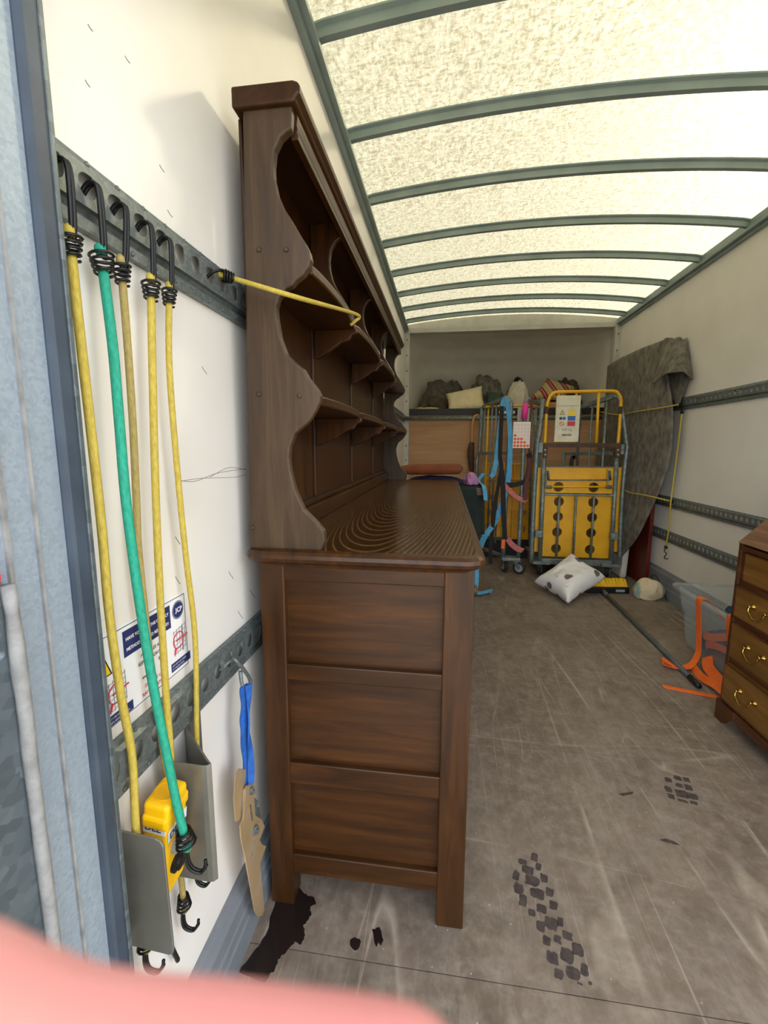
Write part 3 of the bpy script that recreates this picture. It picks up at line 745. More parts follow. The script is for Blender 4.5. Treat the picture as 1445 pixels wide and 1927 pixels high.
# table sticker half hidden behind the post
s = quad(st(.467, .905, -.0012), U_, V_, .049, .165, .0012).build('table_sticker', 'sticker')
tag(s, 'narrow sticker with a blue ruled table next to the door post', 'sticker')
pr(.470, 1.036, .036, .016, 'blue_print', 'banner'); text('D', .012, st(.496, 1.040, .0007), U_, V_, 'print_white', s, bold=.0003)
pr(.469, .938, .037, .014, 'blue_print', 'banner')
pr(.469, 1.010, .037, .006, 'navy', 'banner')
mb = MB()
for i in range(7): q = quad(st(.469, .954+i*.0115, .0002), U_, V_, .037, .0007); mb.add(q.v, q.f)
for yv in (.470, .486, .505): q = quad(st(yv, .952, .0002), U_, V_, .0009, .078); mb.add(q.v, q.f)
mb.build('table_lines', 'blue_print', s)

# ---------------------------------------------------------------- steel brackets, pendant, ratchet strap
t = thing('steel_bracket', 'flat dark steel plate bracket standing off the left wall', 'bracket', (-.42, .505, .40))
poly = [(-.458, .606), (-.394, .600), (-.386, .596), (-.382, .588), (-.379, .416), (-.381, .409), (-.387, .406), (-.458, .412)]
MB().prism(poly, lambda u, v, a: V((u, a, v)), .500, .5035).build('plate', 'plate_steel', t, bevel=.001)
MB().box(-.4605, -.457, .47, .5035, .42, .60).build('wall_flange', 'plate_steel', t)
for i in range(10):
    c = V((-.45+.035*(i*37 % 10)/10, .500, .45+.12*(i*53 % 11)/11))
t = thing('steel_bracket', 'folded V-shaped steel bracket under the lower rail, open at the top', 'bracket', (-.42, .63, .435))
path = [(-.458, .73), (-.458, .69), (-.452, .676), (-.370, .604), (-.362, .598), (-.366, .5935), (-.374, .592), (-.436, .594)]
inner = []
P2 = [V((x, y, 0)) for x, y in path]
z0_, z1_ = .432, .645
mb = MB(); k = len(P2)
mb.add([V((p.x, p.y, z)) for p in P2 for z in (z0_, z1_)], [(2*i, 2*i+2, 2*i+3, 2*i+1) for i in range(k-1)])
o = mb.build('folded_plate', 'plate_steel', t, solid=.0035, bevel=.0008)
t = thing('control_pendant', 'yellow hand control pendant held between the two steel brackets', 'control', (-.425, .555, .44))
c0 = at(292, 1498, 'x', -.425)
ang = Matrix.Translation(V((-.420, .5575, .56))) @ Matrix.Rotation(.16, 4, 'Y') @ Matrix.Rotation(.10, 4, 'X')
MB().box(-.020, .020, -.026, .026, -.115, .072, ang).build('body', 'yellow_plastic', t, bevel=.006, seg=3)
MB().box(-.020, .021, -.030, .030, .030, .052, ang).build('grip_rib', 'yellow_plastic', t, bevel=.005)
MB().lathe([(.017, 0), (.017, .0015), (.0155, .0015), (.0155, .0005), (.005, .0005)], ang @ V((0, 0, .072)), ang.to_3x3() @ V((0, 0, 1)), 20).build('disc_emboss', 'cage_yellow', t)
lb = quad(ang @ V((-.018, -.0265, .020)), ang.to_3x3() @ V((1, 0, 0)), ang.to_3x3() @ V((0, 0, 1)), .036, .024, .0006).build('name_label', 'print_white', t)
text('DEL', .015, ang @ V((-.015, -.0275, .026)), ang.to_3x3() @ V((1, 0, 0)), ang.to_3x3() @ V((0, 0, 1)), 'navy', lb, bold=.0004)
lb = quad(ang @ V((.0204, -.024, .004)), ang.to_3x3() @ V((0, 1, 0)), ang.to_3x3() @ V((0, 0, 1)), .047, .020, .0006).build('name_label', 'print_white', t)
text('DEL', .016, ang @ V((.0213, -.021, .008)), ang.to_3x3() @ V((0, 1, 0)), ang.to_3x3() @ V((0, 0, 1)), 'navy', lb, bold=.0005)
for z in (-.022, -.062):
    MB().lathe([(.016, 0), (.016, .005), (.012, .006), (.011, .010), (.007, .011)], ang @ V((.020, 0, z)), ang.to_3x3() @ V((1, 0, 0)), 18).build('push_button', 'black' if z < -.03 else 'wheel_grey', t)
MB().tube(curve([ang @ V((0, 0, -.113)), ang @ V((0, .004, -.17)), V((-.443, .575, .33)), V((-.448, .60, .25))], 6), .004, 8).build('cable', 'black', t, smooth=True)

t = thing('ratchet_strap', 'blue ratchet strap with gold buckle hanging from the lower left rail', 'ratchet strap', (-.415, .87, .03))
hk = curve([V((-.452, .800, .690)), at(434, 1243, 'x', -.432), at(446, 1245, 'x', -.418), at(470, 1278, 'x', -.415), at(466, 1296, 'x', -.415), at(456, 1290, 'x', -.418), at(452, 1262, 'x', -.425)], 6)
MB().tube(hk, .0042, 8).build('claw_hook', 'galv', t, smooth=True)
wpts = [at(459, 1290, 'x', -.415), at(460, 1330, 'x', -.416), at(459, 1370, 'x', -.414), at(463, 1420, 'x', -.415), at(464, 1478, 'x', -.413)]
wpt = curve(wpts, 6)
MB().ribbon(wpt, [V((.006, .020+.005*math.sin(i*.9), 0)) for i in range(len(wpt))], .004).build('webbing', 'blue_web', t)
MB().ribbon([p+V((.008, .004, 0)) for p in wpt], [V((.010*math.cos(i*.3), .013, 0)) for i in range(len(wpt))], .004).build('webbing', 'blue_web', t)
def rp(x, y): return at(180+x/3.853, 1320+y/3.853, 'x', -.408)
def flat(pts, name, m, th, dx=0.0):
    ps = [rp(*p)+V((dx, 0, 0)) for p in pts]; k = len(ps); n = V((1, -.4, 0)).normalized()*th
    return MB().add([p for p in ps]+[p+n for p in ps], [tuple(range(k)), tuple(k+i for i in reversed(range(k)))]+[(i, (i+1) % k, k+(i+1) % k, k+i) for i in range(k)]).build(name, m, t, bevel=.0006)
flat([(1035, 520), (1060, 490), (1125, 490), (1130, 600), (1090, 640), (1070, 860), (1035, 870), (1022, 700)], 'buckle_frame', 'zinc', .003, -.008)
flat([(1085, 610), (1120, 593), (1152, 605), (1158, 650), (1140, 690), (1150, 820), (1195, 850), (1218, 900), (1190, 975), (1180, 1000), (1200, 1035), (1228, 1045), (1185, 1170), (1215, 1500), (1200, 1550), (1165, 1555), (1145, 1520), (1075, 1120), (1045, 990), (1040, 900), (1062, 850), (1075, 700)], 'handle', 'zinc', .004)
flat([(1100, 860), (1215, 850), (1200, 770), (1180, 760), (1190, 720), (1160, 690), (1140, 760)], 'ratchet_gear', 'galv', .004, -.007)
for q, r in (((1112, 645), .008), ((1140, 930), .0105)):
    MB().lathe([(r, 0), (r, .005), (r*.55, .006), (r*.55, .011)], rp(*q)+V((.003, 0, 0)), (1, -.4, 0), 12).build('axle_bolt', 'galv', t)
MB().tube([rp(1105, 750)+V((.005, 0, 0)), rp(1120, 860)+V((.005, 0, 0))], .0018, 6).tube([rp(1135, 1010)+V((.005, 0, 0)), rp(1110, 1140)+V((.005, 0, 0))], .0018, 6).build('pawl_rod', 'galv_dark', t)

# galvanised side plate with bead on the near left
t = thing('side_plate', 'grey galvanised sheet plate with welded edge in front of the door post', 'plate', (-.45, .25, -.1))
MB().holes(lambda u, v, w_: V((-.410+w_, u, v)), [(.05, .347, -.1, .90, .2, .5, (lambda a_: .004)), (.05, .347, .90, 1.028, .336, .955, (lambda a_: .006))], .008, 16).build('sheet', 'galv_plate', t)
mb = MB(); pts = []
for i in range(40):
    z = -.1+1.12*i/39; pts.append(V((-.405, .3495+.0015*noise.noise(V((0, 0, z*14))), z)))
mb.tube(pts, [.0065+.0012*noise.noise(V((3, 0, z.z*40))) for z in pts], 8).build('weld_bead', 'bead', t, smooth=True)
MB().box(-.424, -.404, .26, .345, 1.022, 1.042).build('red_cap', 'red', t, bevel=.005)

# ---------------------------------------------------------------- bureau on the right
b = thing('bureau', 'brown fall-front writing bureau with brass drawer handles against the right wall', 'bureau', (1.45, 1.45, 0))
BX, BY1, BY0, BXR = 1.186, 1.93, .98, 1.689
side = [(BX+.003, .085), (BXR, .085), (BXR, 1.03), (BX+.26, 1.03), (BX+.003, .772)]
for y in (BY0, BY1-.02):
    MB().prism(side, lambda u, v, a: V((u, a, v)), y, y+.02).build('side_board', 'mahogany', b, bevel=.002)
MB().box(BX+.24, BXR, BY0-.005, BY1+.005, 1.03, 1.05).build('top_board', 'lid_wood', b, bevel=.004)
MB().box(BXR-.012, BXR, BY0+.02, BY1-.02, .09, 1.03).build('back_board', 'mahogany', b)
lid = MB().prism([(BX-.006, .772), (BX+.004, .772), (BX+.258, 1.028), (BX+.246, 1.033)], lambda u, v, a: V((u, a, v)), BY0+.004, BY1-.004)
lid.build('fall_front', 'lid_wood', b, bevel=.002)
zr = [.762, .742, .618, .602, .466, .444, .292, .266, .100]
MB().box(BX-.002, BXR-.02, BY0+.02, BY1-.02, .744, .762).build('rail_board', 'mahogany', b)
for z in (.610, .455, .279, .092):
    MB().box(BX+.006, BX+.05, BY0+.02, BY1-.02, z-.011, z+.011).build('rail_board', 'mahogany', b, bevel=.002)
for y in (BY0+.021, BY1-.046):
    MB().box(BX+.004, BX+.05, y, y+.025, .62, .745).build('loper_stile', 'mahogany', b, bevel=.003)
handles = []
def swan(y, z, drop=.03, w_=.085):
    hs = []
    for q in (-w_/2, w_/2):
        hs.append(((BX-.002, y+q, z), 'boss'))
    return hs
def drawer(y0, y1, z0, z1, hand, proud=.0):
    dr = MB().box(BX-proud, BX+.04, y0, y1, z0, z1).build('drawer', 'walnut', b, bevel=.003)
    MB().box(BX-proud-.003, BX-proud+.004, y0, y1, z1-.005, z1).box(BX-proud-.003, BX-proud+.004, y0, y1, z0, z0+.005).box(BX-proud-.003, BX-proud+.004, y0, y0+.005, z0, z1).box(BX-proud-.003, BX-proud+.004, y1-.005, y1, z0, z1).build('cock_bead', 'mahogany', dr)
    for y in hand:
        zc = (z0+z1)/2+.012; mbh = MB()
        for q in (-.042, .042):
            mbh.lathe([(.011, 0), (.010, .003), (.005, .006), (.005, .014), (.0075, .018), (.004, .022)], (BX-proud, y+q, zc), (-1, 0, 0), 12)
        mbh.tube(curve([(BX-proud-.018, y+.042, zc), (BX-proud-.022, y+.038, zc-.018), (BX-proud-.022, y+.026, zc-.026), (BX-proud-.022, y+.012, zc-.038), (BX-proud-.022, y-.012, zc-.038), (BX-proud-.022, y-.026, zc-.026), (BX-proud-.022, y-.038, zc-.018), (BX-proud-.018, y-.042, zc)], 5), .0038, 8)
        mbh.build('handle', 'brass', dr, smooth=True)
drawer(BY0+.05, BY1-.05, .625, .740, [])
drawer(BY0+.022, BY1-.022, .468, .600, [1.15, 1.755])
drawer(BY0+.022, BY1-.022, .292, .442, [1.15, 1.755])
drawer(BY0+.022, BY1-.022, .104, .266, [1.15, 1.755], .008)
for y in (BY0-.008, BY1-.112):
    fp = [(y, .0), (y+.05, .0), (y+.075, .03), (y+.12, .052), (y+.12, .09), (y, .09)] if y < 1.2 else [(y+.12, .0), (y+.07, .0), (y+.045, .03), (y, .052), (y, .09), (y+.12, .09)]
    MB().prism(fp, lambda u, v, a: V((a, u, v)), BX-.008, BX+.014).build('bracket_foot', 'mahogany', b, bevel=.002)
    MB().box(BXR-.05, BXR-.02, y, y+.12, 0, .09).build('bracket_foot', 'mahogany', b, bevel=.002)
MB().box(BX-.006, BX+.012, BY0+.1, BY1-.1, .052, .092).build('plinth_rail', 'mahogany', b, bevel=.002)

# ---------------------------------------------------------------- soft things
def pillow(name, label, cat, corners, th, m, seed=0, crease=.01, parent=None, group=None, n=18, pinch=.10, ex=.55):
    A, B, C_, D = [V(c) for c in corners]     # around the outline
    nn = (C_-A).cross(D-B).normalized()
    mb = MB()
    for sgn in (1, -1):
        def fn(u, v, sgn=sgn):
            uu, vv = u, v
            # sides drawn in between the corners
            cu = pinch*(1-(2*v-1)**2)*.5; cv = pinch*(1-(2*u-1)**2)*.5
            uu = u+(0.5-u)*2*cu*(abs(2*u-1)); vv = v+(.5-v)*2*cv*(abs(2*v-1))
            p = A*(1-uu)*(1-vv)+B*uu*(1-vv)+C_*uu*vv+D*(1-uu)*vv
            h = (max(0, 1-(2*u-1)**4)*max(0, 1-(2*v-1)**4))**ex
            k = noise.noise(V((u*4+seed, v*4, seed*1.7)))*crease*1.4+noise.noise(V((u*9, v*9+seed, 3+seed)))*crease*.6
            return p+nn*sgn*(th/2*h+k*h)
        mb.grid(fn, n, n)
    o = mb.build(name, m, parent, smooth=True)
    if not parent: tag(o, label, cat, group)
    b_ = bmesh.new(); b_.from_mesh(o.data); bmesh.ops.remove_doubles(b_, verts=b_.verts, dist=.0008); bmesh.ops.recalc_face_normals(b_, faces=b_.faces); b_.to_mesh(o.data); b_.free()
    o.data.polygons.foreach_set('use_smooth', [True]*len(o.data.polygons))
    return o
def heap(name, label, cat, c, size, m, seed, amp=.25, f=2.2, flat_=.35, group=None, n=5, rot=0):
    """crumpled cloth heap: displaced ball with a flat underside"""
    bm = bmesh.new(); bmesh.ops.create_icosphere(bm, subdivisions=n, radius=1)
    for q in bm.verts:
        p = q.co.copy(); s = V((seed*3.1, seed*1.7, seed))
        q2 = p+V((noise.noise(p*1.3+s), noise.noise(p*1.3+s*2), 0))*.5
        r = 1+amp*noise.noise(p*f*.6+s)+amp*.8*(.5-2*abs(noise.noise(V((q2.x*f, q2.y*f, q2.z*f*.35))+s*2)))+amp*.25*(.4-abs(noise.noise(V((q2.x*f*2, q2.y*f*2, q2.z*f*.8))+s)))
        p = p*r
        if p.z < -flat_: p.z = -flat_+(p.z+flat_)*.05
        q.co = p
    me = bpy.data.meshes.new(name); bm.to_mesh(me); bm.free()
    zmin = min(q.co.z for q in me.vertices)
    cr, sr = math.cos(rot), math.sin(rot)
    for q in me.vertices:
        x, y, z = q.co.x*size[0], q.co.y*size[1], (q.co.z-zmin)*size[2]
        q.co = (x*cr-y*sr, x*sr+y*cr, z)
    me.polygons.foreach_set('use_smooth', [True]*len(me.polygons)); me.materials.append(MATS[m])
    o = bpy.data.objects.new(name, me); COL.objects.link(o); o.location = c
    return tag(o, label, cat, group)

# on the over-cab shelf
ZS = 1.535
def lut(px, py, y): return at(px, py, 'y', y)
heap('moving_blanket', 'crumpled grey moving blanket on the over-cab shelf behind the cream cushion', 'blanket', (-.03, 5.52, ZS), (.235, .15, .29), 'grey_cloth_dark', 3, .32)
heap('moving_blanket', 'heaped grey moving blanket right behind the green cushion on the shelf', 'blanket', (.47, 5.50, ZS), (.215, .15, .30), 'grey_cloth', 9, .32)
heap('moving_blanket', 'low dark blanket at the left end of the over-cab shelf', 'blanket', (-.15, 5.235, ZS), (.17, .075, .13), 'camo_cloth', 5, .3)
heap('fringed_throw', 'pale yellow fringed throw lying on the shelf edge', 'throw', (-.22, 5.06, ZS), (.17, .036, .030), 'fringe_cloth', 12, .4, 4)
pillow('cushion', 'rectangular cream cushion leaning at the front of the over-cab shelf', 'cushion', [lut(838, 741, 5.16), lut(908, 725, 5.16), lut(915, 770, 5.03), lut(842, 778, 5.03)], .10, 'cream_cloth', 2, .006)
pillow('cushion', 'dark green cushion under the grey blanket heap', 'cushion', [lut(914, 738, 5.25), lut(944, 742, 5.25), lut(948, 768, 5.08), lut(914, 768, 5.08)], .10, 'green_cloth', 4, .006)
heap('cushion', 'white rumpled cushion between the grey blanket and the striped cushion', 'cushion', (.78, 5.20, ZS), (.115, .10, .24), 'white_cloth', 21, .16, 1.8)
pillow('cushion', 'red and beige striped cushion on the over-cab shelf', 'cushion', [lut(992, 752, 5.12), lut(1030, 712, 5.30), lut(1086, 730, 5.30), lut(1056, 752, 5.12)], .09, 'striped', 6, .006)
pillow('cushion', 'flat orange cushion under the striped one', 'cushion', [V((.91, 5.05, ZS+.05)), V((1.28, 5.05, ZS+.05)), V((1.28, 5.30, ZS+.05)), V((.91, 5.30, ZS+.05))], .10, 'orange_cloth', 7, .006)
heap('moving_blanket', 'brown mottled blanket heap beside the striped cushion', 'blanket', (1.36, 5.48, ZS), (.16, .10, .26), 'camo_cloth', 15, .35)
heap('black_bag', 'black folded bag behind the white cushion', 'bag', (.83, 5.53, ZS), (.12, .10, .29), 'black_web', 16, .2)
# loose piece of wood on the bar: umbrella
t = thing('umbrella', 'folded dark umbrella with a wooden crook handle hung on the steel tube', 'umbrella', (.24, 4.86, .93))
hx = at(893, 790, 'y', 4.86)
hp = curve([at(888, 840, 'y', 4.86), at(889, 800, 'y', 4.86), at(892, 786, 'y', 4.87), at(898, 781, 'y', 4.90), at(904, 786, 'y', 4.93), at(905, 796, 'y', 4.935)], 6)
MB().tube(hp, .011, 10).build('crook_handle', 'pale_wood', t, smooth=True)
up_ = [at(888, 832, 'y', 4.86), at(886, 850, 'y', 4.86), at(887, 875, 'y', 4.86), at(889, 900, 'y', 4.86), at(891, 925, 'y', 4.86)]
mb = MB(); pts = curve(up_, 8); rs = [.018+.020*math.sin(min(1, i/8)*1.57)-.024*max(0, (i-10)/22) for i in range(len(pts))]
mb.tube(pts, rs, 10)
for q in mb.v: q += V((noise.noise(q*40), noise.noise(q*40+V((5, 0, 0))), 0))*.010
mb.build('folded_canopy', 'brown_bar', t, smooth=True)

# beyond the dresser: covered stool with cushion and cloths
t = thing('covered_stool', 'low table under a bottle green cover behind the far end of the dresser', 'table', (.0, 3.55, 0))
def cover(u, v):
    a = 2*math.pi*u; c, s = math.cos(a), math.sin(a)
    ex = .30*math.copysign(abs(c)**.35, c); ey = .30*math.copysign(abs(s)**.35, s)
    if v < .4: k = v/.4; return (-.0+ex*k, 3.56+ey*k, .865-.004*k**6)
    k = (v-.4)/.6; f = 1+.03*k*math.sin(a*11)+.02*k
    return (ex*f, 3.56+ey*f, .861-.36*k)
MB().grid(cover, 72, 20).build('cloth_cover', 'bottle_green', t, smooth=True, solid=.006)
MB().box(-.29, .29, 3.27, 3.85, .80, .855).build('tabletop', 'mahogany', t)
for x in (-.24, .14):
    for y in (3.34, 3.78): MB().box(x, x+.04, y, y+.04, 0, .80).build('leg', 'mahogany', t)
heap('folded_cloth', 'dark purple folded cloth on the green covered table', 'cloth', (-.07, 3.43, .867), (.19, .13, .045), 'purple_cloth', 31, .16, 2.0)
pillow('seat_cushion', 'brown velvet seat cushion on top of the purple cloth', 'cushion', [V((-.36, 3.30, .972)), V((.13, 3.22, .985)), V((.15, 3.62, .985)), V((-.32, 3.66, .972))], .075, 'brown_velvet', 8, .002, pinch=.01, ex=.16)
heap('folded_cloth', 'mauve crumpled cloth hanging over the corner of the green covered table', 'cloth', (.195, 3.36, .871), (.052, .075, .062), 'mauve_cloth', 33, .24, 1.8)

# ---------------------------------------------------------------- roll cages
def cg(x, y, Y=4.0): return at(880+x/4.516, 720+y/4.516, 'y', Y)
def hline(a, Y=4.0): return [cg(*p, Y) for p in a]
TB = .016
c = thing('roll_cage', 'grey roll cage with yellow folded base board and white sign, in front of the blanket', 'roll cage', (1.15, 4.25, 0))
def upright(pts, r, m, name, parent=None, n=8):
    return MB().tube(pts, r, n).build(name, m, parent or c, smooth=True)
def X(px_, Y=4.0): return cg(px_, 800, Y).x
# outer side frames
def vbar(x, y, z0, z1, w_, dep, name, m='galv_tube', parent=None):
    return MB().box(x-w_/2, x+w_/2, y-dep/2, y+dep/2, z0, z1).build(name, m, parent or c, bevel=.003)
zt = cg(640, 140).z
upright(curve([cg(540, 1535), cg(552, 1200), cg(572, 800), cg(592, 520), cg(610, 420), cg(640, 140)], 3), .021, 'galv_tube', 'side_post')
upright(hline([(585, 1500), (600, 900), (612, 560)], 4.12), .014, 'galv_tube', 'side_post')
upright(hline([(565, 230), (590, 900)], 4.5), .010, 'galv_tube', 'side_rod')
upright(curve([cg(1288, 1560), cg(1310, 1000), cg(1342, 650), cg(1355, 540), cg(1345, 480), cg(1322, 300), cg(1300, 190), cg(1280, 130), cg(1240, 112)], 4), .018, 'galv_tube', 'side_post')
# swung back panel behind
A_, B_ = cg(1235, 118, 4.02), at(1088, 768, 'y', 4.45)
MB().bar(A_, B_, .03, .04).build('back_rail', 'galv_tube', c, bevel=.003)
Ab, Bb = cg(1240, 600, 4.05), cg(830, 605, 4.5)
MB().bar(Ab, Bb, .025, .03).build('back_rail', 'galv_tube', c, bevel=.003)
for f_ in (.15, .55, .92):
    p = A_.lerp(B_, f_); upright([p, V((p.x, p.y, .18))], .010, 'galv_tube', 'back_rod')
upright(hline([(815, 590), (820, 1480)], 4.5), .016, 'galv_tube', 'back_post')
upright(hline([(950, 180), (930, 720)], 4.3), .012, 'galv_tube', 'back_rod')
# yellow gate
upright(curve([cg(655, 520, 3.985), cg(662, 400, 3.985), cg(672, 220, 3.985), cg(690, 140, 3.985), cg(722, 96, 3.985), cg(770, 80, 3.985), cg(1000, 76, 3.985), cg(1230, 72, 3.985), cg(1278, 92, 3.985), cg(1302, 140, 3.985), cg(1300, 220, 3.985), cg(1288, 400, 3.985), cg(1278, 515, 3.985)], 4), .0135, 'tube_yellow', 'gate_frame')
vy = X(1105, 3.985)
upright([cg(1115, 85, 3.985), cg(1092, 515, 3.985)], .012, 'tube_yellow', 'gate_bar')
upright([cg(775, 85, 3.99), cg(758, 515, 3.99)], .010, 'tube_yellow', 'gate_bar')
upright([cg(925, 85, 3.99), cg(912, 515, 3.99)], .010, 'tube_yellow', 'gate_bar')
for p in ((668, 235), (1298, 235)):
    MB().lathe([(.0155, -.03), (.0155, .03)], cg(*p, 3.985), (0, 0, 1), 12).build('brown_tape', 'brown_bar', c)
a, e = cg(642, 518, 3.97), cg(1306, 552, 3.97)
o = MB().box(a.x, e.x, 3.965, 3.985, e.z, a.z+.004).build('cross_bar', 'brown_bar', c, bevel=.002); o['label'] = 'brown painted steel cross bar'
for x0, x1 in ((642, 676), (1256, 1298)):
    q0, q1 = cg(x0, 552, 3.97), cg(x1, 640, 3.97)
    ear = MB().box(q0.x, q1.x, 3.965, 3.985, q1.z, q0.z+.002).build('bar_lug', 'brown_bar', c, bevel=.003)
    for py in (572, 612):
        MB().lathe([(.007, 0), (.006, .004), (.003, .005)], cg((x0+x1)/2, py, 3.965), (0, -1, 0), 10).build('bolt', 'white_trim', ear)
# lower gate
upright(hline([(650, 640), (610, 1560)], 3.985), .019, 'galv_tube', 'gate_post')
upright(hline([(1268, 630), (1212, 1575)], 3.985), .019, 'galv_tube', 'gate_post')
for (x0, y0_), (x1, y1_) in (((640, 942), (1232, 966)),):
    p, q = cg(x0, y0_, 3.98), cg(x1, y1_, 3.98)
    MB().box(p.x, q.x, 3.968, 3.992, q.z, p.z).build('gate_rail', 'galv_tube', c, bevel=.003)
p, q = cg(628, 1492, 3.98), cg(1216, 1560, 3.98)
MB().box(p.x, q.x, 3.965, 3.995, q.z, p.z).build('gate_rail', 'galv_tube', c, bevel=.003)
for x0, x1 in ((782, 752), (922, 895), (1075, 1043)):
    upright(hline([(x0, 965), (x1, 1490)], 3.98), .010, 'galv_tube', 'gate_rod')
for x0, x1, yy in ((572, 632, 1285), (1210, 1272, 1305)):
    p, q = cg(x0, yy-28, 3.975), cg(x1, yy+28, 3.975)
    MB().box(p.x, q.x, 3.955, 4.0, q.z, p.z).build('hinge_block', 'galv_tube', c, bevel=.003)
for x0, x1, yy in ((605, 640, 545), (1290, 1325, 560)):
    p, q = cg(x0, yy-35, 3.99), cg(x1, yy+50, 3.99)
    MB().box(p.x, q.x, 3.98, 4.01, q.z, p.z).build('hinge_block', 'galv_tube', c, bevel=.003)
# yellow boards with finger holes
def board(x0, x1, y0_, y1_, xs, ysr, r, Y, th=.02):
    p, q = cg(x0, y0_, Y), cg(x1, y1_, Y); cx_ = [cg(x, (y0_+y1_)/2, Y).x for x in xs]; cz = [cg(700, y, Y).z for y in ysr]
    ex = [p.x]+[(cx_[i]+cx_[i+1])/2 for i in range(len(cx_)-1)]+[q.x]
    ez_ = [p.z]+[(cz[i]+cz[i+1])/2 for i in range(len(cz)-1)]+[q.z]
    cells = [(ex[i], ex[i+1], ez_[j+1], ez_[j], cx_[i], cz[j], (lambda a_: r)) for i in range(len(xs)) for j in range(len(ysr))]
    o = MB().holes(lambda u, v, w_: V((u, Y-.0+(-w_), v)), cells, th, 16).build('base_board', 'cage_yellow', c)
    o['label'] = 'yellow plastic board with round holes'; return o
board(645, 1212, 950, 1495, (762, 1052), (1010, 1138, 1268, 1408), .042, 4.015)
board(665, 1235, 712, 945, (775, 1075), (885,), .043, 4.0)
p, q = cg(660, 708, 3.985), cg(1238, 722, 3.985)
MB().box(p.x, q.x, 3.985, 4.02, q.z, p.z).build('board_lip', 'galv_dark', c, bevel=.002)
for x0, x1 in ((575, 612), (1240, 1272)):
    p, q = cg(x0, 720, 4.03), cg(x1, 1440, 4.03)
    MB().box(p.x, q.x, 4.03, 4.06, q.z, p.z).build('board_edge', 'cage_yellow', c, bevel=.003)
MB().tube(hline([(680, 885), (1215, 885)], 3.975), .008, 8).build('hinge_rod', 'tube_yellow', c, smooth=True)
MB().tube(hline([(690, 828), (1200, 828)], 3.98), .006, 8).build('hinge_rod', 'galv_tube', c, smooth=True)
for x in (680, 1205):
    MB().tube(hline([(x, 750), (x+8, 830)], 3.975), .010, 8).build('hinge_rod', 'galv_dark', c, smooth=True)
    MB().lathe([(.014, -.022), (.014, .022)], cg(x+(10 if x < 900 else -5), 887, 3.972), (1, 0, 0), 10).build('rod_end', 'galv_dark', c)
    MB().tube(hline([(x-14, 735), (x-14, 890), (x+10, 890)], 3.975), .005, 6).build('wire_catch', 'galv_tube', c)
MB().ribbon(curve(hline([(880, 710), (885, 660), (900, 620), (912, 650)], 4.02), 5), V((.035, 0, 0)), .004).build('loop_strap', 'black_web', c)
# feet, casters
def caster(o, yaw, parent, r=.058):
    o = V(o); dr = V((math.cos(yaw), math.sin(yaw), 0)); ax = V((-math.sin(yaw), math.cos(yaw), 0)); cc = V((o.x, o.y, r))+dr*.03
    wlv = MB().lathe([(r*.35, -.018), (r*.8, -.018), (r, -.010), (r, .010), (r*.8, .018), (r*.35, .018)], cc, ax, 20).build('caster_wheel', 'rubber', parent, smooth=False)
    MB().lathe([(r*.62, -.0195), (r*.62, .0195)], cc, ax, 16).build('wheel_disc', 'wheel_grey', wlv)
    MB().lathe([(.010, -.028), (.010, .028)], cc, ax, 8).build('axle', 'galv', wlv)
    mb = MB()
    for s_ in (-1, 1): mb.bar(cc+ax*s_*.025, V((o.x, o.y, r*2.05))+ax*s_*.025, .035, .004, ax)
    mb.box(o.x-.035, o.x+.035, o.y-.035, o.y+.035, r*2.02, r*2.15)
    mb.build('caster_fork', 'galv', parent)
for x0, x1, yy in ((545, 690, 1545), (1120, 1285, 1575)):
    p, q = cg(x0, yy, 3.97), cg(x1, yy+30, 3.97)
    MB().box(p.x, q.x, 3.93, 4.03, .124, .15).build('foot_plate', 'galv_tube', c, bevel=.003)
    caster(((p.x+q.x)/2, 4.02, 0), 1.2, c)
MB().box(cg(545, 1545).x+.03, 1.41, 4.02, 4.55, .124, .15).build('base_frame', 'galv_tube', c, bevel=.003)
for x in (.90, 1.34): caster((x, 4.48, 0), .8, c)
# sign on the yellow gate
p, q = cg(752, 110, 3.955), cg(948, 505, 3.955)
sg = MB().box(p.x+.004, q.x-.010, 3.950, 3.966, q.z, p.z).build('sign_plate', 'sign_cream', c, bevel=.004); sg['label'] = 'cream plastic sign with warning symbols and a barcode'
SW, SH = q.x-.014-p.x, p.z-q.z
US, VS = (1, 0, 0), (0, 0, 1)
def sp(fx, fy, w_, h_, m, nm='print', dy=0):
    return quad((p.x+.004+SW*fx, 3.9494-dy, p.z-SH*fy-SH*h_), US, VS, SW*w_, SH*h_).build(nm, m, sg)
MB().box(p.x+.018, q.x-.03, 3.944, 3.950, p.z-SH*.22, p.z-SH*.05).build('label_holder', 'sign_cream', sg, bevel=.003)
sp(.50, .32, .32, .10, 'warn'); sp(.50, .44, .32, .10, 'blue_print'); sp(.50, .555, .32, .10, 'ink_red')
def disc(fx, fy, r, m, nm): return MB().lathe([(r, 0), (r, .0005)], (p.x+.004+SW*fx, 3.9494, p.z-SH*fy), (0, -1, 0), 20).build(nm, m, sg)
x_, z_ = p.x+.004+SW*.27, p.z-SH*.41
MB().add([(x_-.022, 3.9492, z_), (x_+.022, 3.9492, z_), (x_, 3.9492, z_+.040), (x_-.022, 3.948, z_), (x_+.022, 3.948, z_), (x_, 3.948, z_+.040)], [(0, 2, 1), (3, 4, 5), (0, 1, 4, 3), (1, 2, 5, 4), (2, 0, 3, 5)]).build('warning_triangle', 'ink', sg)
MB().add([(x_-.017, 3.9478, z_+.003), (x_+.017, 3.9478, z_+.003), (x_, 3.9478, z_+.034)], [(0, 1, 2)]).build('warning_triangle', 'warn', sg)
text('!', .028, (x_, 3.9474, z_+.006), US, VS, 'ink', sg, align='CENTER', bold=.0006)
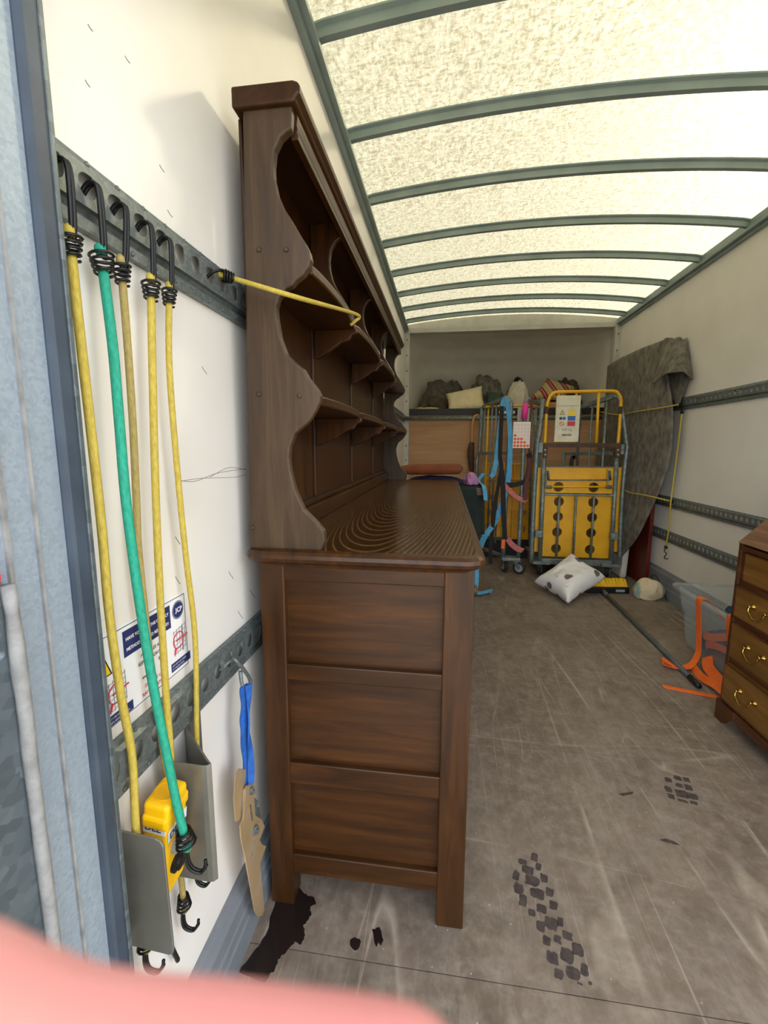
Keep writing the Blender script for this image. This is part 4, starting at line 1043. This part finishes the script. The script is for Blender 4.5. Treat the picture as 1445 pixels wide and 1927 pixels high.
disc(.22, .49, .013, 'navy', 'symbol_disc'); disc(.36, .49, .013, 'blue_print', 'symbol_disc')
cc = V((p.x+.004+SW*.27, 3.949, p.z-SH*.605))
MB().tube([cc+V((math.cos(k*math.pi/10)*.017, 0, math.sin(k*math.pi/10)*.017)) for k in range(20)], .002, 5, closed=True).tube([cc+V((-.012, 0, .012)), cc+V((.012, 0, -.012))], .002, 5).build('prohibition_sign', 'ink_red', sg)
text('500 Kg', .030, (p.x+.004+SW*.50, 3.9490, p.z-SH*.76), US, VS, 'ink_grey', sg, align='CENTER')
mb = MB(); random.seed(3); xx = .30
while xx < .68:
    ww = random.choice((.012, .02, .03)); qd = quad((p.x+.004+SW*xx, 3.9494, p.z-SH*.87), US, VS, SW*ww, SH*.045); mb.add(qd.v, qd.f); xx += ww+random.choice((.012, .018))
mb.build('barcode', 'black', sg)

# second cage, folded, on the left
c2 = thing('roll_cage', 'folded grey roll cage hung with blue and black straps beside the plywood bulkhead', 'roll cage', (.5, 4.3, 0))
def up2(pts, r, m, name): return MB().tube(pts, r, 8).build(name, m, c2, smooth=True)
near = curve([cg(300, 1475, 4.1), cg(322, 1000, 4.1), cg(345, 600, 4.1), cg(362, 300, 4.1), cg(368, 190, 4.1), cg(352, 145, 4.1), cg(325, 128, 4.14)], 4)
up2(near, .020, 'galv_tube', 'side_post')
farp = [at(907, 766, 'y', 4.62), cg(100, 560, 4.62), cg(80, 640, 4.62), at(897, 900, 'y', 4.62), at(900, 1020, 'y', 4.62)]
up2(curve(farp, 3), .018, 'galv_tube', 'side_post')
MB().bar(cg(325, 130, 4.14), at(909, 766, 'y', 4.62), .03, .035).build('top_rail', 'galv_tube', c2, bevel=.003)
MB().bar(cg(340, 600, 4.14), cg(85, 600, 4.62), .02, .03).build('mid_rail', 'galv_tube', c2, bevel=.003)
MB().bar(cg(310, 1330, 4.14), at(900, 1010, 'y', 4.62), .02, .03).build('low_rail', 'galv_tube', c2, bevel=.003)
ta, tb = cg(325, 130, 4.14), at(909, 766, 'y', 4.62)
for f_ in (.2, .38, .56, .74, .9):
    pt = ta.lerp(tb, f_); up2([pt, V((pt.x, pt.y, .24))], .0085, 'galv_tube' if f_ != .74 else 'tube_yellow', 'side_rod')
up2(curve([cg(430, 1480, 4.08), cg(455, 1000, 4.08), cg(475, 500, 4.08), cg(488, 200, 4.08), cg(494, 160, 4.08), cg(510, 140, 4.10), cg(530, 145, 4.12)], 3), .018, 'galv_tube', 'side_post')
MB().bar(cg(515, 142, 4.1), at(1019, 762, 'y', 4.5), .025, .03).build('top_rail', 'galv_tube', c2, bevel=.003)
up2(hline([(545, 190), (520, 1400)], 4.35), .010, 'galv_tube', 'side_rod')
up2(hline([(585, 205), (560, 700)], 4.42), .010, 'galv_tube', 'side_rod')
up2(hline([(150, 215), (130, 520)], 4.55)[:1]+hline([(165, 205), (420, 195), (525, 200)], 4.45), .010, 'tube_yellow', 'top_hoop')
p_, q_ = cg(285, 1470, 4.08), cg(440, 1502, 4.08)
MB().box(p_.x, q_.x, 4.03, 4.13, .125, .150).build('foot_plate', 'galv_tube', c2, bevel=.003)
MB().bar((p_.x+.05, 4.1, .137), (.30, 4.62, .137), .05, .024).build('base_frame', 'galv_tube', c2, bevel=.003)
caster((p_.x+.045, 4.08, 0), 1.9, c2); caster((q_.x-.03, 4.06, 0), -.5, c2); caster((.32, 4.58, 0), .6, c2)
tp = cg(482, 240, 4.075)
MB().tube(hline([(496, 172), (488, 230), (478, 312)], 4.065), [.020, .026, .024], 8).build('pink_tape', 'hot_pink', c2, smooth=True)
# yellow crate standing in the cage
t = thing('plastic_crate', 'yellow ribbed plastic tray standing on end in the strapped cage', 'crate', (.6, 4.62, 0))
CY_ = 4.62
p_, q_ = cg(104, 690, CY_), cg(545, 1330, CY_)
x0, x1, z1, z0 = p_.x+.040, q_.x, p_.z, q_.z
fx, fz = (.0, .5, 1.0), (.0, .24, .46, .68, 1.0); hx_, hz_l = (.2, .8), (.12, .35, .57, .80)
cells = [(x0+(x1-x0)*fx[i], x0+(x1-x0)*fx[i+1], z0+(z1-z0)*fz[j], z0+(z1-z0)*fz[j+1], x0+(x1-x0)*hx_[i], z0+(z1-z0)*hz_l[j], (lambda a_: .04)) for i in range(2) for j in range(4)]
MB().holes(lambda u, v, w_: V((u, CY_+.04-w_, v)), cells, .015, 16).build('panel', 'cage_yellow', t)
mb = MB()
for i in range(6):
    z = z0+(z1-z0)*i/5; mb.box(x0, x1, CY_+.005, CY_+.04, z-.008, z+.008)
mb.build('rib_row', 'cage_yellow', t, bevel=.002)
mb = MB()
for i in range(6):
    x = x0+(x1-x0)*i/5; mb.box(x-.006, x+.006, CY_, CY_+.04, z0, z1)
mb.build('rib_column', 'cage_yellow', t, bevel=.002)
MB().box(x0+.03, x1-.03, CY_+.02, CY_+.06, 0, z0+.004).build('support', 'rubber', t)
# sheet of dot stickers and label
p_, q_ = cg(388, 335, 4.055), cg(522, 556, 4.055)
t = MB().box(p_.x, q_.x, 4.036, 4.040, q_.z, p_.z).build('dot_sticker_sheet', 'dot_sheet')
tag(t, 'sheet of round stickers, orange dots left in the lower rows, hung on the strapped cage', 'stickers')
ww = q_.x-p_.x; hh = p_.z-q_.z
me_ = {}
for i in range(5):
    for j in range(7):
        full = (j == 0) or (j == 1 and i < 4) or (j == 2 and i < 3) or (j == 3 and i < 1)
        m = 'orange_dot' if full else 'pale_dot'
        cpos = V((p_.x+ww*(.12+.19*i), 4.036, q_.z+hh*(.085+.132*j)))
        if m not in me_:
            o = MB().lathe([(.0125, 0), (.0125, .0008)], cpos, (0, -1, 0), 14).build('dot', m, t); me_[m] = (o, cpos)
        else:
            src, cp0 = me_[m]; share(src, cpos-cp0, t)
p_, q_ = cg(255, 225, 4.50), cg(410, 275, 4.50)
t = MB().box(p_.x, q_.x, 4.49, 4.50, q_.z, p_.z).build('name_plate', 'black'); tag(t, 'small black and white plate under the yellow hoop of the strapped cage', 'sign')
quad((p_.x+.012, 4.4895, q_.z+.012), US, VS, (q_.x-p_.x)-.024, (p_.z-q_.z)-.03).build('print', 'print_white', t)
p_, q_ = cg(425, 215, 4.2), cg(530, 330, 4.2)
t = MB().box(p_.x, q_.x, 4.195, 4.20, q_.z, p_.z).build('document_wallet', 'white_trim', bevel=.002); tag(t, 'clear grey document wallet behind the pink tape', 'wallet')

# straps on the second cage
def strap(name, label, pts, wd, m, cat='strap', th=.003, n=6):
    c_ = curve(pts, n); return tag(MB().ribbon(c_, wd, th).build(name, m, smooth=False), label, cat)
def wv(x, y=0, z=0): return V((x, y, z))
pts = hline([(318, 128), (300, 170), (285, 300), (268, 420), (250, 600), (232, 720), (200, 800)], 4.06) + [V((.345, 3.96, .915)), V((.292, 3.80, .885)), V((.272, 3.62, .880)), V((.268, 3.42, .879)), V((.275, 3.27, .877)), V((.285, 3.225, .85)), V((.295, 3.218, .77))]
c_ = len(curve(pts, 6))
strap('webbing_strap', 'light blue strap end running from the cage top onto the green covered table', pts, [V((.038, 0, -.014))]*44+[V((.03, .03, -.01))]*(c_-44), 'sky_web')
pts = hline([(330, 126), (352, 300), (362, 500), (352, 760), (320, 940), (270, 1090), (215, 1210)], 4.055)+[at(913, 1008, 'y', 3.95), at(903, 1032, 'y', 3.70), at(897, 1062, 'y', 3.45), at(896, 1095, 'y', 3.36), at(894, 1112, 'y', 3.36), at(902, 1119, 'y', 3.38), at(916, 1117, 'y', 3.42), at(926, 1111, 'y', 3.46), at(922, 1118, 'y', 3.40)]
pts = [V((q.x, q.y, max(q.z, .022))) for q in pts]
c_ = len(curve(pts, 6))
strap('webbing_strap', 'light blue strap hanging from the cage to the floor beside the dresser', pts, [V((.042, 0, -.024))]*48+[V((.038, .01, -.006))]*20+[V((.01, .04, .012))]*(c_-68), 'sky_web')
strap('webbing_strap', 'long black strap hanging down the left of the strapped cage', hline([(292, 200), (282, 420), (275, 620), (285, 740), (245, 960), (215, 1200), (195, 1400), (195, 1545)], 4.045), wv(.034), 'black_web')
strap('webbing_strap', 'short black strap hanging above the caster of the strapped cage', hline([(290, 740), (300, 900), (305, 1100), (316, 1330)], 4.03), wv(.042), 'black_web')
strap('webbing_strap', 'black strap bridging the two posts of the strapped cage', hline([(290, 870), (380, 870), (440, 858), (490, 830), (515, 750), (525, 640), (515, 600)], 4.04), [wv(.0, 0, .045)]*20+[wv(.045, 0, .02)]*17, 'black_web')
strap('webbing_strap', 'pink strap looped across the middle of the strapped cage', hline([(285, 780), (300, 850), (345, 905), (400, 960), (450, 990), (505, 1008)], 4.035), wv(.025, 0, .03), 'pink_web')
strap('webbing_strap', 'maroon strap hanging from the right post of the strapped cage', hline([(525, 640), (520, 740), (498, 860), (485, 1000)], 4.03), wv(.035), 'maroon_web')
strap('webbing_strap', 'pink strap tail slanting down between the casters', hline([(340, 1325), (370, 1370), (420, 1410), (470, 1430)], 4.02), wv(.03, 0, .04), 'pink_web')
strap('webbing_strap', 'red strap tab hanging over the caster', hline([(305, 1335), (300, 1375), (298, 1410)], 4.01), wv(.03), 'orange_web')
strap('webbing_strap', 'thin brown strap hanging from the top of the strapped cage', hline([(545, 150), (530, 350), (524, 560), (520, 640)], 4.052), wv(.022), 'maroon_web')

# ---------------------------------------------------------------- mattress, board and blanket on the right wall
m0 = thing('mattress', 'white mattress standing against the right wall under the grey blanket', 'mattress', (1.5, 4.3, 0))
Ml = Matrix.Translation(V((1.556, 4.03, 0))) @ Matrix.Rotation(.036, 4, 'Y')
MB().box(0, .058, 0, .80, 0, 1.88, Ml).build('body', 'mattress_white', m0, bevel=.022, seg=4)
tag(MB().box(1.664, 1.690, 3.80, 4.85, 0, 1.25).build('bed_board', 'red_board', bevel=.003), 'dark red wooden board standing between mattress and right wall', 'board')
bl = thing('moving_blanket', 'grey felt blanket draped over the mattress by the right wall', 'blanket', (1.5, 4.2, .1))
redge = curve([at(*q) for q in ((1253, 639, 'x', 1.63), (1256, 700, 'x', 1.635), (1266, 770, 'x', 1.645), (1265, 830, 'x', 1.645), (1256, 880, 'x', 1.648), (1240, 930, 'x', 1.635), (1200, 1010, 'x', 1.58), (1171, 1048, 'x', 1.562))], 8)
ledge = [V((1.527+.036*z, 4.85-.02*math.sin(z*5), z)) for z in [1.955-(1.955-.25)*i/(len(redge)-1) for i in range(len(redge))]]
def bl_front(u, v):
    k = v*(len(redge)-1); i = min(int(k), len(redge)-2); f_ = k-i
    a_ = ledge[i].lerp(ledge[i+1], f_); b_ = redge[i].lerp(redge[i+1], f_)
    p = a_.lerp(b_, u)
    p.x -= .042*math.sin(math.pi*min(1, u))
    z_ = p.z
    p.x -= .005*math.sin(u*19+v*2)*(.3+v)+.006*noise.noise(V((u*5, v*3, 2)))+.015*max(0, u-.8)*math.sin(v*20)
    return p
MB().grid(bl_front, 44, 56).build('front_drape', 'grey_cloth', bl, smooth=True, solid=.008)
def bl_top(u, v):
    a_ = ledge[0].lerp(redge[0], u); x0_ = bl_front(u, 0).x
    p = V((x0_, a_.y, a_.z))
    return V((p.x+(1.712-p.x)*v, p.y, p.z+.012*math.sin(math.pi*v)-.02*v*v))
MB().grid(bl_top, 30, 8).build('top_drape', 'grey_cloth', bl, smooth=True, solid=.008)
TL, TR, BR, BL_ = at(1250, 638, 'x', 1.62), at(1292, 638, 'x', 1.712), at(1303, 714, 'x', 1.712), at(1228, 722, 'x', 1.56)
def bl_flap(u, v):
    p = TL.lerp(TR, u).lerp(BL_.lerp(BR, u), v)
    bulge = math.sin(math.pi*u)**.8*(.03+.10*v)
    p.y -= bulge; p.x -= .05*math.sin(math.pi*u)*v
    p.z += .05*v*math.sin(math.pi*u)+.006*math.sin(u*14+v*4)
    p.y += .006*noise.noise(V((u*6, v*6, 4)))
    return p
MB().grid(bl_flap, 28, 18).build('corner_flap', 'grey_cloth', bl, smooth=True, solid=.007)
i0, i1, i2 = at(1236, 700, 'x', 1.64), at(1300, 700, 'x', 1.712), at(1276, 766, 'x', 1.69)
def bl_in(u, v):
    p = i0.lerp(i1, u).lerp(i0.lerp(i1, .55+.12*u).lerp(i2, 1), v); p.y += .03*math.sin(u*6)*(1-v)
    return p
MB().grid(bl_in, 14, 12).build('inner_fold', 'grey_cloth', bl, smooth=True, solid=.006)
# bungees on the right wall
def bung2(label, pts, r=.0055, hooks=((0, None),)):
    P = curve(pts, 6); t_ = thing('bungee_cord', label, 'bungee cord', min(P, key=lambda p: p.z))
    MB().tube(P, r, 8).build('cord', 'bungee_yellow', t_, smooth=True)
    for idx, tip in hooks:
        p0 = P[idx]
        dr_ = (P[0]-P[2]).normalized() if idx == 0 else (P[-1]-P[-3]).normalized()
        coil(p0-dr_*.004, dr_, .022, .008, .012, 4, .0022).build('coil', 'black_steel', t_, smooth=True)
        MB().tube(curve([p0+dr_*.015]+tip, 5), .0032, 6).build('hook', 'black_steel', t_, smooth=True)
    return t_
e1 = at(1279, 761, 'x', 1.66)
bung2('yellow bungee cord stretched across the blanket to the topmost right rail', [e1, at(1240, 768, 'x', 1.595), at(1190, 776, 'x', 1.563), at(1165, 781, 'x', 1.546), V((1.535, 4.78, 1.50))], hooks=((0, [at(1283, 758, 'x', 1.69), at(1286, 762, 'x', 1.71)]),))
e2 = at(1262, 943, 'x', 1.68)
bung2('yellow bungee cord holding the blanket low down, fixed to the middle right rail', [e2, at(1232, 936, 'x', 1.575), at(1203, 930, 'x', 1.548), at(1180, 925, 'x', 1.542), V((1.515, 4.42, .86)), V((1.515, 4.75, .88))], hooks=((0, [at(1264, 944, 'x', 1.70), at(1267, 946, 'x', 1.712)]),))
bung2('slack yellow bungee cord hanging down the right wall beside the blanket', [at(1283, 778, 'x', 1.69), at(1278, 820, 'x', 1.69), at(1268, 900, 'x', 1.69), at(1262, 945, 'x', 1.672), at(1260, 985, 'x', 1.69), at(1253, 1028, 'x', 1.70)], hooks=((0, [at(1283, 770, 'x', 1.70), at(1284, 766, 'x', 1.712)]), (-1, [at(1250, 1038, 'x', 1.69), at(1254, 1042, 'x', 1.69), at(1250, 1048, 'x', 1.69), at(1252, 1052, 'x', 1.69), at(1257, 1051, 'x', 1.69)])))

# ---------------------------------------------------------------- things on the floor
pillow('pillow', 'white pillow with grey flower print lying against the cage with the sign', 'pillow', [at(1077, 1041, 'y', 3.80), at(1141, 1086, 'y', 3.57), V((.895, 3.18, .045)), at(1003, 1095, 'y', 3.62)], .17, 'floral', 11, .016, n=30, pinch=.16)
# broom
t = thing('broom', 'push broom with yellow bristles and a long grey handle lying on the floor', 'broom', (1.3, 3.5, 0))
h0, h1 = at(1096, 1118, 'z', .03), at(1178, 1123, 'z', .03)
h0 = V((1.13, 3.575, .027)); h1 = V((1.475, 3.615, .027))
axb = (h1-h0).normalized(); bk = V((-axb.y, axb.x, 0))
Mb = Matrix.Translation((h0+h1)/2) @ Matrix(((axb.x, bk.x, 0, 0), (axb.y, bk.y, 0, 0), (0, 0, 1, 0), (0, 0, 0, 1)))
Lh = (h1-h0).length/2
MB().box(-Lh*.98, Lh*.98, -.016, .016, -.026, .022, Mb).build('head', 'black', t, bevel=.005)
MB().box(Lh*.35, Lh*.75, -.0168, -.015, -.012, .008, Mb).build('head_label', 'wheel_grey', t)
mb = MB(); random.seed(5)
for i in range(46):
    for j in range(3):
        u = -Lh*.95+2*Lh*.95*i/45; a0 = V((u, .014, -.012+.012*j)); a1 = V((u*1.06+random.uniform(-.004, .004), .088+random.uniform(-.008, .008), -.018+.042*j+random.uniform(-.004, .006)))
        mb.tube([Mb @ a0, Mb @ a1], [.0045, .0055], 4)
o = mb.build('bristles', 'bristle', t); o['kind'] = 'stuff'
p0, p1 = V(((h0+h1)/2))+V((-.04, -.02, -.002)), V((1.232, 2.157, .018))
MB().tube([p0, p0.lerp(p1, .08)], [.018, .016], 12).build('socket', 'pole_grey', t, smooth=True)
MB().tube([p0.lerp(p1, .06), p0.lerp(p1, .95)], .0125, 12).build('handle', 'pole_grey', t, smooth=True)
MB().tube([p0.lerp(p1, .94), p0.lerp(p1, 1.0)], [.015, .013], 12).build('end_grip', 'black', t, smooth=True)
# sack
heap('cloth_sack', 'cream cloth sack with faint blue stripes lying beside the broom', 'sack', (1.572, 3.512, 0), (.098, .072, .105), 'sack', 41, .22, 1.7, .4)
# thin dark cable by the wall
tag(MB().tube(curve([(1.685, 3.46, .004), (1.686, 3.56, .07), (1.687, 3.66, .135), (1.686, 3.74, .11), (1.685, 3.785, .004)], 6), .003, 6).build('cable_loop', 'black', smooth=True), 'thin black cable loop against the right kick plate', 'cable')
# clear storage box
t = thing('storage_box', 'clear plastic storage box filled with straps beside the bureau', 'storage box', (1.54, 2.40, 0))
def shell(x0, x1, y0, y1, z, r=.03, n=5):
    out = []
    for (x, y, a0) in ((x1-r, y0+r, -math.pi/2), (x1-r, y1-r, 0), (x0+r, y1-r, math.pi/2), (x0+r, y0+r, math.pi)):
        for k in range(n): an = a0+math.pi/2*k/(n-1); out.append(V((x+math.cos(an)*r, y+math.sin(an)*r, z)))
    return out
levels = [shell(1.43, 1.675, 2.14, 2.67, .006), shell(1.420, 1.681, 2.125, 2.685, .02), shell(1.400, 1.69, 2.105, 2.705, .20), shell(1.395, 1.69, 2.10, 2.71, .21), shell(1.375, 1.69, 2.08, 2.73, .355)]
k = len(levels[0]); vs = [p for l in levels for p in l]
fs = [(i*k+j, i*k+(j+1) % k, (i+1)*k+(j+1) % k, (i+1)*k+j) for i in range(len(levels)-1) for j in range(k)]+[tuple(range(k))]
MB().add(vs, fs).build('tub', 'clear_plastic', t, smooth=True, solid=.003)
lev = [shell(1.375, 1.69, 2.08, 2.73, .350), shell(1.355, 1.70, 2.06, 2.75, .356), shell(1.350, 1.70, 2.055, 2.755, .348), shell(1.350, 1.70, 2.055, 2.755, .338)]
vs = [p for l in lev for p in l]
MB().add(vs, [(i*k+j, i*k+(j+1) % k, (i+1)*k+(j+1) % k, (i+1)*k+j) for i in range(3) for j in range(k)]).build('rim', 'clear_plastic', t, smooth=True, solid=.003)
heap('folded_cloth', 'blue cloth lying at the top of the clear box', 'cloth', (1.57, 2.36, .252), (.09, .16, .065), 'blue_cloth', 51, .25)
heap('cloth_bag', 'beige bag packed low in the clear box', 'bag', (1.55, 2.30, .022), (.09, .12, .15), 'sack', 52, .22)
heap('strap_bundle', 'dark strap bundle in the clear box', 'strap', (1.54, 2.585, .022), (.075, .055, .08), 'blue_cloth', 53, .3)
def ob(px, py, x): return at(px, py, 'x', x)
OW = .045
ptsA = [V((1.46, 2.42, .26)), V((1.40, 2.43, .34)), V((1.362, 2.435, .367)), V((1.343, 2.44, .35)), V((1.352, 2.44, .25)), V((1.358, 2.43, .15)), V((1.345, 2.40, .07)), V((1.29, 2.36, .02)), V((1.22, 2.36, .012)), V((1.17, 2.38, .02)), V((1.165, 2.37, .045)), V((1.20, 2.34, .03))]
strap('orange_strap', 'bright orange strap hooked over the box rim down to the floor', ptsA, [V((0, OW, 0))]*50+[V((.01, OW*.9, 0))]*17, 'orange_web')
ptsB = [V((1.47, 2.22, .25)), V((1.40, 2.19, .34)), V((1.362, 2.185, .367)), V((1.343, 2.18, .35)), V((1.350, 2.17, .24)), V((1.36, 2.15, .12))]
strap('orange_strap', 'orange strap hanging over the rim close to the bureau', ptsB, V((0, OW, 0)), 'orange_web')
ptsC = [V((1.31, 2.37, .018)), V((1.29, 2.25, .020)), V((1.30, 2.14, .034)), V((1.31, 2.05, .018)), V((1.30, 1.98, .018))]
strap('orange_strap', 'orange strap loop on the floor between box and bureau', ptsC, V((OW*.5, .01, .03)), 'orange_web')
strap('orange_strap', 'straight end of orange strap on the floor under the broom handle', [at(1247, 1291, 'z', .004), at(1300, 1302, 'z', .004), at(1350, 1312, 'z', .004)], V((.004, .028, 0)), 'orange_web')
ptsD = [V((1.47, 2.48, .10)), V((1.418, 2.50, .14)), V((1.415, 2.42, .16)), V((1.412, 2.33, .20)), V((1.412, 2.24, .24)), V((1.45, 2.2, .26))]
strap('orange_strap', 'orange strap tangled inside the clear box', ptsD, V((0, .015, .035)), 'orange_web')
ptsE = [V((1.45, 2.52, .06)), V((1.418, 2.46, .10)), V((1.416, 2.38, .13)), V((1.415, 2.3, .145)), V((1.415, 2.2, .17))]
strap('orange_strap', 'lower orange strap inside the clear box', ptsE, V((0, .012, .032)), 'orange_web')
strap('orange_strap', 'wide orange strap fold on the floor against the clear box', [V((1.40, 2.41, .055)), V((1.37, 2.34, .03)), V((1.36, 2.22, .018)), V((1.36, 2.1, .012))], V((.05, 0, .02)), 'orange_web')

# ---------------------------------------------------------------- marks on the floor boards
def decal(name, polys, m, parent, z=.0006):
    mb = MB()
    for p_ in polys:
        n_ = len(p_); mb.add([V((x, y, z)) for x, y in p_]+[V((x, y, .0001)) for x, y in p_], [tuple(range(n_))]+[(i, n_+i, n_+(i+1) % n_, (i+1) % n_) for i in range(n_)])
    return mb.build(name, m, parent, fix=False)
def rag(cx_, cy_, rx, ry, rot, n=10, amp=.18, sd=0):
    out = []
    for i in range(n):
        a_ = 2*math.pi*i/n; r_ = 1+amp*noise.noise(V((math.cos(a_)*2+sd, math.sin(a_)*2, sd)))
        sq = 1/max(abs(math.cos(a_)), abs(math.sin(a_)))**.95
        x, y = math.cos(a_)*rx*r_*sq, math.sin(a_)*ry*r_*sq
        out.append((cx_+x*math.cos(rot)-y*math.sin(rot), cy_+x*math.sin(rot)+y*math.cos(rot)))
    return out
def fp(px, py): q = at(px, py, 'z', 0); return (q.x, q.y)
def blk(x, y, w_, h_, sd):
    cx_, cy_ = fp(880+x/2.5575, 1350+y/2.5575); ex, _ = fp(880+(x+w_/2)/2.5575, 1350+y/2.5575); _, ey = fp(880+x/2.5575, 1350+(y+h_/2)/2.5575)
    return rag(cx_, cy_, abs(ex-cx_)*1.0, abs(ey-cy_)*1.0, -.25, 20, .30, sd)
BL = [(265, 695, 40, 26), (320, 672, 30, 38), (233, 762, 30, 45), (290, 735, 55, 38), (340, 720, 26, 36), (245, 822, 45, 50), (310, 788, 62, 48), (368, 775, 34, 40), (266, 880, 40, 56), (334, 848, 62, 52), (395, 842, 36, 40), (308, 940, 34, 34), (355, 920, 46, 40), (412, 905, 36, 44), (350, 1005, 38, 50), (402, 992, 56, 62), (446, 985, 26, 44), (380, 1075, 36, 46), (432, 1068, 34, 40), (480, 1052, 44, 42), (408, 1158, 52, 62), (476, 1148, 60, 72), (530, 1118, 52, 58), (440, 1236, 40, 48), (508, 1230, 62, 62), (562, 1215, 32, 60), (540, 1282, 24, 10), (590, 1280, 16, 18)]
random.seed(2)
fb = [o for o in bpy.data.objects if o.name.startswith('floor_board')]
fb.sort(key=lambda o: o.name); fb1 = fb[1]
o = decal('boot_print', [blk(*q, i*1.3) for i, q in enumerate(BL)], 'dark_mud', fb1); o['label'] = 'dark muddy boot print with lugged tread'
BL2 = [(965, 300, 30, 22), (1010, 292, 34, 20), (1052, 300, 26, 22), (965, 345, 30, 28), (1018, 328, 30, 20), (1062, 338, 36, 26), (980, 380, 28, 22), (1028, 368, 52, 38), (1080, 380, 44, 30), (1035, 402, 40, 12), (1088, 412, 30, 16)]
decal('boot_print', [blk(*q, i*2.1) for i, q in enumerate(BL2)], 'dark_mud', fb1)
decal('mud_streak', [[fp(*p) for p in ((1240, 1580), (1252, 1578), (1268, 1583), (1280, 1591), (1268, 1589), (1250, 1584))], [fp(*p) for p in ((1163, 1494), (1176, 1492), (1192, 1490), (1190, 1494), (1172, 1498))]], 'dark_mud', fb1)
wet = [(478, 1790), (500, 1760), (520, 1690), (540, 1650), (562, 1668), (572, 1682), (592, 1690), (594, 1702), (584, 1706), (586, 1722), (578, 1734), (570, 1742), (574, 1760), (566, 1778), (555, 1772), (540, 1790), (528, 1800), (518, 1822), (498, 1850), (450, 1830)]
pw = [fp(*p) for p in wet]; pw2 = []
for i in range(len(pw)):
    a_, b_ = pw[i], pw[(i+1) % len(pw)]
    for k_ in range(5):
        t_ = k_/5; pw2.append((max(-.424, a_[0]+(b_[0]-a_[0])*t_+.006*noise.noise(V((i, k_*1.3, 1)))), a_[1]+(b_[1]-a_[1])*t_+.006*noise.noise(V((i, k_*1.3, 7)))))
# the stain crosses the board joint, lay it just above both boards
o = decal('wet_stain', [pw2], 'wet', fl, .0008); o['label'] = 'dark wet stain by the dresser leg'
sp1 = fp(668, 1776); sp2 = fp(711, 1764)
decal('wet_spot', [rag(*sp1, .012, .012, 0, 14, .6, 3), rag(*sp2, .010, .018, .4, 14, .7, 8)], 'wet', fb1)

# ---------------------------------------------------------------- the hand of the person holding the camera
def cpt_(a, b_, d_): return CAM+RT*a+UP*b_+FW*d_
pe = thing('person', 'hand of the person taking the picture, one pink finger stretched below the lens', 'person', cpt_(-.06, -.06, -.02))
tang = [(-1.35, -.76, .019, .0118), (-.95, -.82, .021, .0114), (-.68, -.995, .022, .0092), (-.389, -1.0, .022, .0092), (-.148, -1.035, .022, .0090), (.093, -1.045, .022, .0084), (.27, -1.10, .022, .0064)]
fin = []
for k_, m_, d_, r_ in tang:
    n_ = math.hypot(m_, 1); t_ = (k_*d_, m_*d_, d_)
    fin.append((cpt_(t_[0], t_[1]-r_/n_, t_[2]+r_*m_/n_), r_))
J = {}
def chain(pts, start=None):
    prev = start
    for p, r in pts:
        i = len(VV); VV.append(p); RR.append(r)
        if prev is not None: EE.append((prev, i))
        prev = i
    return prev
VV, RR, EE = [], [], []
elbow = (cpt_(-.16, -.30, -.22), .045)
root = chain([elbow, (cpt_(-.13, -.22, -.15), .040), (cpt_(-.105, -.155, -.085), .029), (cpt_(-.09, -.115, -.050), .030)])
palm = chain([(cpt_(-.078, -.080, -.030), .031), (cpt_(-.066, -.052, -.012), .026)], root)
def finger(pts): chain(pts, palm)
finger([(cpt_(-.050, -.026, .008), .0115)]+fin)                                    # index, below the lens
finger([(cpt_(-.060, -.050, .014), .0110), (cpt_(-.040, -.052, .030), .0095), (cpt_(-.012, -.056, .030), .0088), (cpt_(.004, -.058, .014), .0075), (cpt_(.002, -.059, .002), .006)])
finger([(cpt_(-.064, -.070, .010), .0110), (cpt_(-.046, -.076, .028), .0095), (cpt_(-.020, -.079, .027), .0086), (cpt_(-.006, -.080, .012), .0075), (cpt_(-.008, -.080, .002), .006)])
finger([(cpt_(-.070, -.088, .002), .0100), (cpt_(-.056, -.097, .018), .0085), (cpt_(-.034, -.100, .018), .0076), (cpt_(-.022, -.100, .006), .0066), (cpt_(-.024, -.100, -.003), .0052)])
chain([(cpt_(-.066, -.090, -.046), .0150), (cpt_(-.040, -.075, -.050), .0115), (cpt_(-.012, -.062, -.044), .0102), (cpt_(.006, -.054, -.036), .0085)], root)
off = wl(pe); me = bpy.data.meshes.new('hand'); me.from_pydata([tuple(p-off) for p in VV], EE, []); me.update()
ho = bpy.data.objects.new('hand', me); COL.objects.link(ho); ho.parent = pe; me.materials.append(MATS['skin'])
sk = ho.modifiers.new('skin', 'SKIN'); sk.use_smooth_shade = True
for i, r in enumerate(RR): me.skin_vertices[0].data[i].radius = (r, r)
me.skin_vertices[0].data[3].use_root = True; me.skin_vertices[0].data[0].use_root = False
sb = ho.modifiers.new('sub', 'SUBSURF'); sb.levels = 2; sb.render_levels = 2
sleeve = MB().tube([cpt_(-.16, -.31, -.225), cpt_(-.145, -.262, -.185), cpt_(-.122, -.20, -.13)], [.062, .058, .050], 20, cap=False)
sleeve.build('sleeve', 'sleeve', pe, smooth=True, solid=.004)

# ---------------------------------------------------------------- groups of like things
GROUPS = {'webbing_strap': 'straps hung on the folded roll cage', 'orange_strap': 'orange straps in and around the clear box', 'lashing_rail': 'lashing rails on the side walls',
          'cushion': 'cushions on the over-cab shelf', 'roll_cage': 'roll cages at the bulkhead', 'steel_bracket': 'steel brackets on the left wall'}
for o in bpy.data.objects:
    if o.parent is None and o.get('category') and 'group' not in o.keys():
        k = o.name.split('.')[0]
        if k in GROUPS: o['group'] = GROUPS[k]
        elif k == 'moving_blanket' and o.location.z > 1.2: o['group'] = 'blankets heaped on the over-cab shelf'
        elif k == 'bungee_cord' and o.location.x > 1: o['group'] = 'bungee cords on the right wall'
